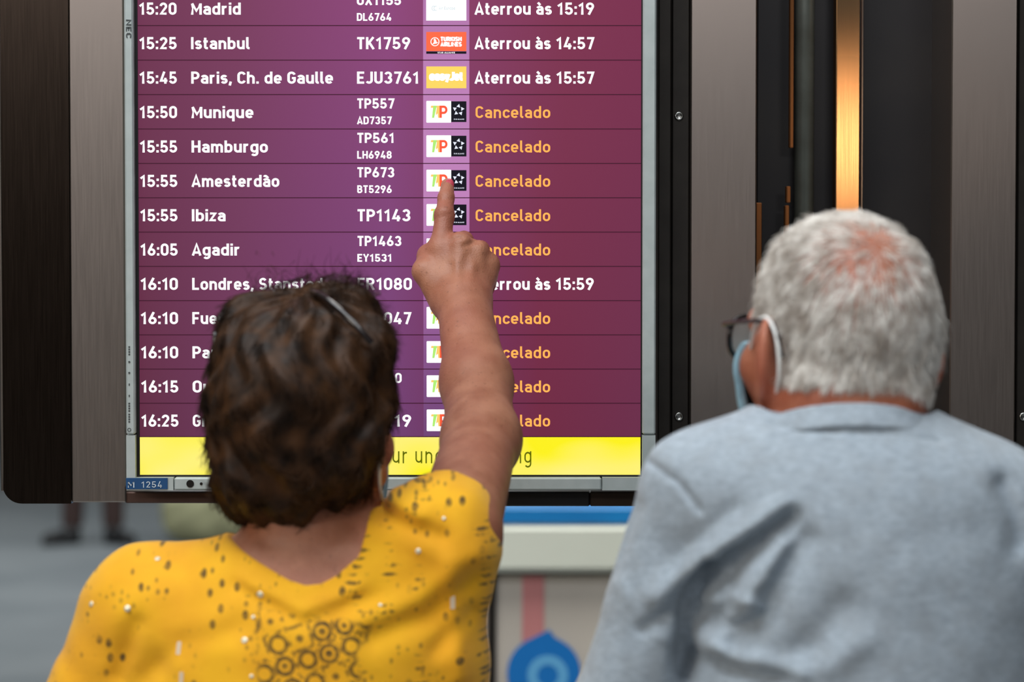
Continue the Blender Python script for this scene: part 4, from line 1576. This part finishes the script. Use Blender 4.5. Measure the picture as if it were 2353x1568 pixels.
# fly-away tufts on top of the head
def tuft(hd, centre, n, r, ln0, parent, m, bend=.5):
    c = RNG.normal(size=(n, 3)) * r
    rp = hd.o + (hd.R @ (np.array(centre)[:, None] + c.T)).T
    d = np.array([0, 0, 1.0]) + RNG.normal(size=(n, 3)) * .45
    d /= np.linalg.norm(d, axis=1, keepdims=True)
    b = RNG.normal(size=(n, 3)) * bend + np.array([.1, 0, -.5])
    t = np.linspace(0, 1, 6)[None, :, None]
    L = RNG.uniform(.5, 1, n)[:, None, None] * ln0
    st = rp[:, None] + L * (t * d[:, None] + t * t * b[:, None])
    o = strands('hair_tuft', rp, st, .0003, .0001, m, parent)
    o['kind'] = 'stuff'
    return o


tuft(hw_, (.006, .022, .142), 260, .010, .026, hs, M_hair_w)
tuft(hw_, (.044, .004, .142), 420, .009, .024, hs, M_hair_w)
tuft(hw_, (-.03, .0, .136), 240, .014, .018, hs, M_hair_w)
tuft(hw_, (.070, -.012, .112), 260, .009, .020, hs, M_hair_w)

# --- sunglasses pushed up on her hair
sg = MB()
bar = smooth_path([hw_.w(*q) for q in ((-.074, -.030, .122), (-.062, -.018, .138), (-.030, .010, .146), (0, .010, .147), (.026, -.026, .146), (.050, -.044, .134), (.070, -.052, .118), (.082, -.050, .104))], 8)
sg.tube(bar, .0032, 8)
so_g = sg.build('sunglasses', M_sgframe, wom, True)
tag(so_g, 'dark sunglasses pushed up on the hair')
for sx in (-1, 1):
    mb = MB()
    pl = [(sx * .006 + sx * .056 * a, .040 - .012 * a + .042 * b, .158 - .018 * a * a + .010 * b - .01 * b * b) for a, b in ((0, 0), (.3, -.02), (.7, 0), (1, .1), (1, .6), (.8, .95), (.4, 1), (.1, .7))]
    n = len(pl)
    vs = [hw_.w(*q) for q in pl] + [hw_.w(q[0], q[1], q[2] - .002) for q in pl]
    mb.add(vs, [tuple(range(n)), tuple(range(2 * n - 1, n - 1, -1))] + [(i, (i + 1) % n, (i + 1) % n + n, i + n) for i in range(n)])
    mb.build('lens', M_lens, so_g)
    tp = smooth_path([hw_.w(*q) for q in ((sx * .076, -.034, .112), (sx * .076, -.046, .070), (sx * .070, -.056, .030))], 8)
    MB().tube(tp, .0022, 8).build('temple', M_sgframe, so_g, True)

# --- her face mask with ear loops
hw_.mw = .052
fm = face_mask(hw_, wom, None)
for sx in (-1, 1):
    lp_ = smooth_path([hw_.w(*q) for q in ((sx * .060, .062, .002), (sx * .078, .022, .030), (sx * .082, -.008, .040), (sx * .0835, -.030, .024), (sx * .083, -.036, -.004), (sx * .079, -.024, -.030), (sx * .073, .004, -.052), (sx * .056, .058, -.070))], 8)
    MB().tube(lp_, .0016, 8).build('ear_loop', M_strap, fm, True)

# --- trousers and shoes
def w_trousers(p):
    f = lower(p, .82, wo_o[0], WYC, .165, .13, .014)
    f = smin(f, ell(p, (wo_o[0], WYC, .86), (.185, .14, .13)), .04)
    return np.maximum(f, np.maximum(p[2] - f32(.95), f32(.075) - p[2]))


surface('trousers', w_trousers, (wo_o[0] - .3, WYC - .25, .04), (wo_o[0] + .3, WYC + .25, 1.0), .008, M_trouser_d, wom, 1)
shoes(wom, wo_o[0], WYC, .165, M_shoe_w, M_sole)

# =================================================================== MAN
DM = 2.10
mo_o = W(1985, 1500, DM)
man = thing('person', (mo_o[0], mo_o[1], 0), 'person with short white hair and glasses in a grey crew-neck sweatshirt', 'person')
hm = Head(W(1928, 826, 2.13), 22.5, 3, 0, .945, (.083, .62))
tb = [(935, 1925, 115, .05), (970, 1930, 190, .062), (1010, 1945, 280, .078), (1060, 1960, 345, .094), (1130, 1975, 385, .106), (1250, 1988, 400, .118), (1400, 1990, 400, .126), (1568, 1990, 395, .132), (1900, 1985, 390, .148), (2300, 1985, 395, .142), (2600, 1985, 390, .138)][::-1]
mz, mcx, mhx, mhy = gsmooth([W(0, t[0], DM)[2] for t in tb], [W(t[1], 0, DM)[0] for t in tb], [t[2] * DM / FPX for t in tb], [t[3] for t in tb], n=260)
MYC = float(W(0, 1400, DM)[1])
mcy = np.full_like(mz, MYC)
MLS, MLE, MLW = W(1602, 1120, DM), W(1432, 1700, 2.13), W(1500, 2200, 2.26)
MRS, MRE, MRW = W(2395, 1240, DM), W(2490, 1800, 2.12), W(2440, 2320, 2.22)


def m_torso(p, g=0.0):
    f = loft(p, mz, mcx, mhx + g, mcy, mhy + g)
    f = smin(f, cap(p, W(1815, 1062, DM), W(1610, 1124, DM), .040 + g, .042 + g), .045)
    f = smin(f, cap(p, W(2070, 1062, DM), W(2390, 1240, DM), .040 + g, .046 + g), .05)
    return f


def m_body(p):
    f = m_torso(p, -.030)
    f = smin(f, chain(p, [hm.w(0, -.028, -.040), W(1935, 930, 2.115), W(1935, 1030, 2.10)], [.060, .060, .066], None, .02), .03)
    f = smin(f, cap(p, W(1905, 905, 2.065), W(2050, 915, 2.07), .026, .026), .03)
    f = near(p, f, hm.o, .26, lambda q, g: smin(g, hm.field(q), .02))
    f = smin(f, chain(p, [MLS, MLE, MLW], [.026, .026, .025], None, .02), .005)
    f = near(p, f, MLW - np.array([0, 0, .1]), .25, lambda q, g: relaxed_hand(q, g, MLW, (0.02, .15, -1), (0, 1, 0), 1))
    f = smin(f, chain(p, [MRS, MRE, MRW], [.038, .032, .027], None, .02), .03)
    f = near(p, f, MRW - np.array([0, 0, .1]), .25, lambda q, g: relaxed_hand(q, g, MRW, (-.02, .15, -1), (0, 1, 0), -1))
    f = smin(f, lower(p, .82, mo_o[0], MYC, .165, .14), .03)
    return f


mbody = surface('body', m_body, (mo_o[0] - .36, MYC - .32, -.02), (mo_o[0] + .36, MYC + .36, 1.78), .003, M_skin_m, man)
eyes(hm, man)

# sweatshirt
def m_shirt(p):
    f = m_torso(p, .009)
    f = smin(f, chain(p, [MLS, MLE, MLW], [.0475, .0535, .040], None, .02), .012)
    f = smin(f, chain(p, [MRS, MRE, MRW], [.0500, .0530, .040], None, .02), .02)
    d = f32(.0010) * wob(p, 30, .9) + f32(.0006) * wob(p, 66, 1.0)
    D = 1.99
    for pts, w_, a_ in (
        ([(1800, 1175), (1700, 1235), (1610, 1310), (1520, 1400)], .011, .0075),
        ([(1815, 1190), (1720, 1275), (1655, 1330), (1605, 1400), (1590, 1568)], .0095, -.013),
        ([(1790, 1250), (1752, 1320), (1712, 1380)], .009, .006),
        ([(1850, 1240), (1800, 1330), (1760, 1420), (1700, 1490)], .010, -.0055),
        ([(1690, 1290), (1690, 1370), (1640, 1450)], .008, -.006),
        ([(1740, 1400), (1690, 1380), (1660, 1400)], .007, .004),
        ([(1590, 1490), (1700, 1520), (1830, 1540)], .010, .005),
        ([(1590, 1540), (1720, 1555), (1800, 1560)], .008, -.005),
        ([(1930, 1390), (1870, 1470), (1800, 1520)], .014, -.004),
        ([(1980, 1460), (1900, 1520)], .012, .003),
        ([(1640, 1320), (1600, 1400), (1588, 1480), (1586, 1600)], .0055, -.012),
        ([(1440, 1380), (1490, 1450), (1540, 1500)], .008, .002),
        ([(1480, 1190), (1440, 1300), (1420, 1350)], .006, -.0015),
        ([(1700, 1180), (1640, 1240), (1560, 1320)], .008, -.002),
        ([(1625, 1420), (1680, 1450), (1740, 1440)], .006, -.003),
        ([(1490, 1480), (1560, 1430)], .006, -.004),
        ([(2320, 1130), (2345, 1190), (2353, 1260)], .010, -.006),
        ([(1500, 1072), (1560, 1110), (1606, 1170)], .0028, -.0022),      # shoulder seam
        ([(1770, 975), (1840, 984), (1940, 988), (2050, 994), (2150, 1012)], .0024, -.0022),   # collar seam
    ):
        d = d + ridge(p, pts, D if a_ != -.0022 else 2.05, w_, a_, MYC)
    f = f - np.maximum(d * f32(1.5), f32(-.0135))
    zt = f32(W(0, 975, 2.05)[2])
    q = hm.loc(p)
    # neckline: open inside the collar, a tilted plane, higher behind
    nk = (p[2] - f32(W(0, 975, 2.05)[2])) + (p[1] - f32(MYC - .05)) * f32(.40)
    cyl = np.sqrt(((p[0] - f32(W(1938, 0, DM)[0])) / f32(.080)) ** 2 + ((p[1] - f32(MYC + .012)) / f32(.076)) ** 2) * f32(.078) - f32(.078)
    f = smax(f, -np.maximum(cyl, -nk), .004)
    return np.maximum(f, f32(.84) - p[2])


k = NT('heather_grey_jersey')
_o, x_, y_, z_ = k.pos()
fl = k.noise(260, 3, k.vec(k.math('MULTIPLY', x_, .45), k.math('MULTIPLY', y_, .45), z_))
c = k.mix(k.rng(fl, .3, .7), lin((146, 157, 168)), lin((170, 182, 193)))
c = k.mix(k.rng(k.noise(55, 3), .4, .7, 0, .5), c, lin((146, 153, 160)))
k.link(c, k.b.inputs['Base Color'])
k.b.inputs['Roughness'].default_value = .9
k.b.inputs['Sheen Weight'].default_value = .2
k.bump(k.math('ADD', k.noise(800, 1), k.noise(48, 3)), .3, .0018)
M_heather = k.m
ms = surface('sweatshirt', m_shirt, (mo_o[0] - .36, MYC - .32, .80), (mo_o[0] + .36, MYC + .36, 1.62), .0034, M_heather, man)
tag(ms, 'heather grey crew-neck sweatshirt')
# ribbed collar band following the neck
cc = W(1938, 1030, DM)
def collar(p):
    x, y = p[0] - f32(cc[0]), p[1] - f32(MYC + .012)
    zz = p[2] - f32(cc[2]) + y * f32(.42)
    r = np.sqrt((x / f32(.084)) ** 2 + (y / f32(.078)) ** 2) * f32(.081) - f32(.081) + zz * f32(.55)
    return smax(np.abs(r) * f32(.8) - f32(.0034), np.abs(zz) - f32(.0125), .002)


surface('collar_band', collar, cc - np.array([.14, .14, .09]), cc + np.array([.14, .17, .09]), .0026, M_heather, ms, 1)


def m_trousers(p):
    f = lower(p, .84, mo_o[0], MYC, .17, .14, .018)
    f = smin(f, ell(p, (mo_o[0], MYC, .88), (.19, .16, .13)), .04)
    return np.maximum(f, np.maximum(p[2] - f32(.97), f32(.07) - p[2]))


surface('trousers', m_trousers, (mo_o[0] - .3, MYC - .28, .04), (mo_o[0] + .3, MYC + .28, 1.0), .008, M_trouser_b, man, 1)
shoes(man, mo_o[0], MYC, .165, M_shoe, M_sole)

# white hair, thin on the crown
M_hair_m = hair_mat('white_hair', (252, 248, 242), (196, 186, 176), 60, .5)
crown = np.stack(hm.loc(tuple(np.array([v]) for v in W(1998, 600, 2.06))), 1)[0]


def keep_m(c):
    q = np.stack(hm.loc(tuple(c.T)), 1)
    x, y, z = np.abs(q[:, 0]), q[:, 1], q[:, 2]
    low = np.where(y < -.03, -.012 - .45 * np.clip(q[:, 0], 0, .08), np.where(y < .018, -.012, np.where(y < .045, .044, np.where(y < .062, .060, .088))))
    ear = (x > .0745) & (np.abs(y + .010) < .030) & (z < .042)
    ear |= (x > .084) & (z < .05)
    return (z > low) & ~ear & (y < .085) & (np.linalg.norm(q, axis=1) < .2)


rp, rn = sample_on(mbody, 42000, keep_m)
ql = np.stack(hm.loc(tuple(rp.T)), 1)
dc = np.linalg.norm(ql - crown, axis=1)
kp = RNG.random(len(rp)) < np.clip((dc / .088) ** 1.8 + .08, 0, 1)
rp, rn, ql, dc = rp[kp], rn[kp], ql[kp], dc[kp]
N_ = len(rp)
fl = (ql - crown) / (dc[:, None] + .004) + np.array([-.10, 0, -.75])[None] + RNG.normal(size=(N_, 3)) * .14
clump = np.stack([np.sin(ql[:, 1] * 160 + ql[:, 2] * 90), np.sin(ql[:, 0] * 170 + ql[:, 2] * 60), np.sin(ql[:, 0] * 120 - ql[:, 1] * 150)], 1)
fl += clump * .16
fl = (hm.R @ fl.T).T
fl -= rn * (fl * rn).sum(1, keepdims=True)
fl /= np.linalg.norm(fl, axis=1, keepdims=True) + 1e-9
ln = RNG.uniform(.010, .019, N_) * np.clip(.45 + (ql[:, 2] + .04) / .07, .4, 1.0)
lf = RNG.uniform(.25, .60, N_) + .8 * (RNG.random(N_) < .05) * (dc > .085) + .25 * (ql[:, 2] > .10)
t_ = np.linspace(0, 1, 5)[None, :, None]
st = rp[:, None] - rn[:, None] * .0008 + ln[:, None, None] * (t_ * fl[:, None] + lf[:, None, None] * (t_ - .55 * t_ ** 2) * rn[:, None])
cpk = RNG.choice(N_, 2200, replace=False)
near_c = np.empty(N_, int)
for i0 in range(0, N_, 4000):
    near_c[i0:i0 + 4000] = ((rp[i0:i0 + 4000, None] - rp[cpk][None]) ** 2).sum(2).argmin(1)
pull = st[cpk[near_c]][:, -1] - st[:, -1]
st = st + (t_ ** 1.6) * (pull * RNG.uniform(.2, .6, (N_, 1)))[:, None]
hmo = strands('hair', rp, st, .00030, .00010, M_hair_m, man)
tag(hmo, 'short white hair thinning at the crown')
hmo['kind'] = 'stuff'

# glasses
gl = MB()
rim_pts = {}
for sx in (-1, 1):
    ring = []
    for i in range(25):
        a = 2 * PI * i / 24
        rx, rz = .026, .021
        x = abs(math.cos(a)) ** .75 * math.copysign(rx, math.cos(a))
        z = abs(math.sin(a)) ** .75 * math.copysign(rz, math.sin(a))
        X = sx * .035 + x
        ring.append(hm.w(X, .116 - 3.2 * X * X, .012 + z))
    rim_pts[sx] = ring
    gl.tube(ring, .0026, 8)
gl.tube(smooth_path([hm.w(*q) for q in ((-.010, .1155, .016), (0, .118, .019), (.010, .1155, .016))], 5), .0018, 8)
glo = gl.build('glasses', M_gframe, man, True)
tag(glo, 'black framed glasses')
for sx in (-1, 1):
    r = rim_pts[sx][:-1]
    n = len(r)
    c = sum(r) / n
    off = hm.R @ np.array([0, .0009, 0])
    vs = [q + off for q in r] + [q - off for q in r]
    MB().add(vs, [tuple(range(n)), tuple(range(2 * n - 1, n - 1, -1))] + [(i, i + n, (i + 1) % n + n, (i + 1) % n) for i in range(n)]).build('lens', M_clear, glo)
    tp = smooth_path([hm.w(*q) for q in ((sx * .061, .103, .024), (sx * .070, .098, .026), (sx * .080, .040, .033), (sx * .0835, -.004, .036), (sx * .083, -.028, .026), (sx * .080, -.036, .006))], 8)
    MB().tube(tp, .0021, 8).build('temple', M_gframe, glo, True)
fm = face_mask(hm, man, None)
for sx in (-1, 1):
    lp_ = smooth_path([hm.w(*q) for q in ((sx * .060, .062, .002), (sx * .078, .022, .030), (sx * .082, -.008, .040), (sx * .0835, -.030, .024), (sx * .083, -.036, -.004), (sx * .079, -.024, -.030), (sx * .073, .004, -.052), (sx * .056, .058, -.070))], 8)
    MB().tube(lp_, .0016, 8).build('ear_loop', M_strap, fm, True)

# =================================================================== person far behind
def floor_d(py):
    return CAMZ / (SP + (py - FH / 2) / FPX * CP)


M_jacket = mat('dark_brown_cloth', (44, 34, 32), .85)
M_hair_d = hair_mat('black_hair', (20, 16, 14), (36, 28, 24), 50)
M_brown_t = mat('reddish_brown_trousers', (58, 40, 36), .85)
fd = floor_d(1248)
fo = W(215, 1248, fd)
far = thing('person', (fo[0], fo[1], 0), 'person far off whose dark lower legs and black shoes show below the steel housing', 'person')
hf = Head((fo[0], fo[1] + .02, 1.58), 180)


def f_body(p):
    f = loft(p, *[np.array(c) for c in ([.80, .95, 1.1, 1.3, 1.40, 1.46], [fo[0]] * 6, [.17, .16, .15, .18, .15, .06], [fo[1]] * 6, [.12, .11, .10, .12, .09, .06])])
    f = smin(f, cap(p, (fo[0], fo[1], 1.40), (fo[0], fo[1], 1.55), .06, .055), .03)
    f = near(p, f, hf.o, .3, lambda q, g: smin(g, hf.field(q), .02))
    for sx in (-1, 1):
        w_ = (fo[0] + sx * .26, fo[1] - .05, .85)
        f = smin(f, chain(p, [(fo[0] + sx * .17, fo[1], 1.38), (fo[0] + sx * .24, fo[1], 1.1), w_], [.05, .04, .028], None, .02), .03)
        f = near(p, f, (w_[0], w_[1], .75), .3, lambda q, g, w_=w_, sx=sx: relaxed_hand(q, g, w_, (0, -.1, -1), (0, -1, 0), sx))
    return smin(f, lower(p, .82, fo[0], fo[1], .20, -.02), .03)


surface('body', f_body, (fo[0] - .4, fo[1] - .3, -.02), (fo[0] + .4, fo[1] + .3, 1.78), .0055, M_skin_m, far, 1)


def f_jacket(p):
    f = loft(p, *[np.array(c) for c in ([.80, .95, 1.1, 1.3, 1.40, 1.47], [fo[0]] * 6, [.19, .18, .17, .195, .165, .075], [fo[1]] * 6, [.14, .13, .12, .135, .105, .075])])
    for sx in (-1, 1):
        f = smin(f, chain(p, [(fo[0] + sx * .17, fo[1], 1.38), (fo[0] + sx * .24, fo[1], 1.1), (fo[0] + sx * .26, fo[1] - .05, .88)], [.062, .052, .044], None, .02), .03)
    return np.maximum(f, f32(.80) - p[2])


surface('jacket', f_jacket, (fo[0] - .4, fo[1] - .3, .78), (fo[0] + .4, fo[1] + .3, 1.6), .009, M_jacket, far, 1)
surface('trousers', lambda p: np.maximum(smin(lower(p, .82, fo[0], fo[1], .20, -.02, .012), ell(p, (fo[0], fo[1], .84), (.18, .13, .12)), .04), np.maximum(p[2] - f32(.95), f32(.10) - p[2])), (fo[0] - .4, fo[1] - .3, .05), (fo[0] + .4, fo[1] + .3, 1.0), .009, M_brown_t, far, 1)
shoes(far, fo[0], fo[1], .20, M_shoe, M_shoe, -.12, .11)
surface('hair', lambda p: (lambda q: smax(ell(q, (0, -.016, .055), (.084, .105, .094)), -ell(q, (0, .12, -.01), (.075, .075, .095)), .01))(hf.loc(p)), hf.o - .2, hf.o + .2, .007, M_hair_d, far, 1)
eyes(hf, far)

# travel bag on the far floor
bd = floor_d(1246)
b0 = W(480, 1246, bd)
bag.location = (b0[0], b0[1], 0)
bw = 215 / 2 * bd / FPX


def bagf(p):
    x, y, z = p[0] - f32(b0[0]), p[1] - f32(b0[1]), p[2]
    q = (np.abs(x / f32(bw)) ** 2.6 + np.abs(y / f32(.15)) ** 2.6 + np.abs((z - f32(.17)) / f32(.172)) ** 2.6) ** f32(1 / 2.6) - 1
    q = q * f32(.15) - f32(.006) * np.sin(x * 31 + 2 * np.sin(z * 18)) * np.sin(z * 22)
    return np.maximum(q, -z)


surface('bag_body', bagf, (b0[0] - .35, b0[1] - .25, -.02), (b0[0] + .35, b0[1] + .25, .42), .009, M_bag, bag, 1)
for sx in (-1, 1):
    hp = smooth_path([(b0[0] + sx * .0 - .10, b0[1] + sx * .05, .31), (b0[0] - .09, b0[1] + sx * .035, .40), (b0[0], b0[1] + sx * .02, .45), (b0[0] + .09, b0[1] + sx * .035, .40), (b0[0] + .10, b0[1] + sx * .05, .31)], 8)
    MB().tube(hp, .010, 8).build('handle', M_bagdark, bag, True)
MB().box(b0[0] - bw * .8, b0[0] + bw * .8, b0[1] - .008, b0[1] + .008, .325, .347, .003).build('zip', M_bagdark, bag)
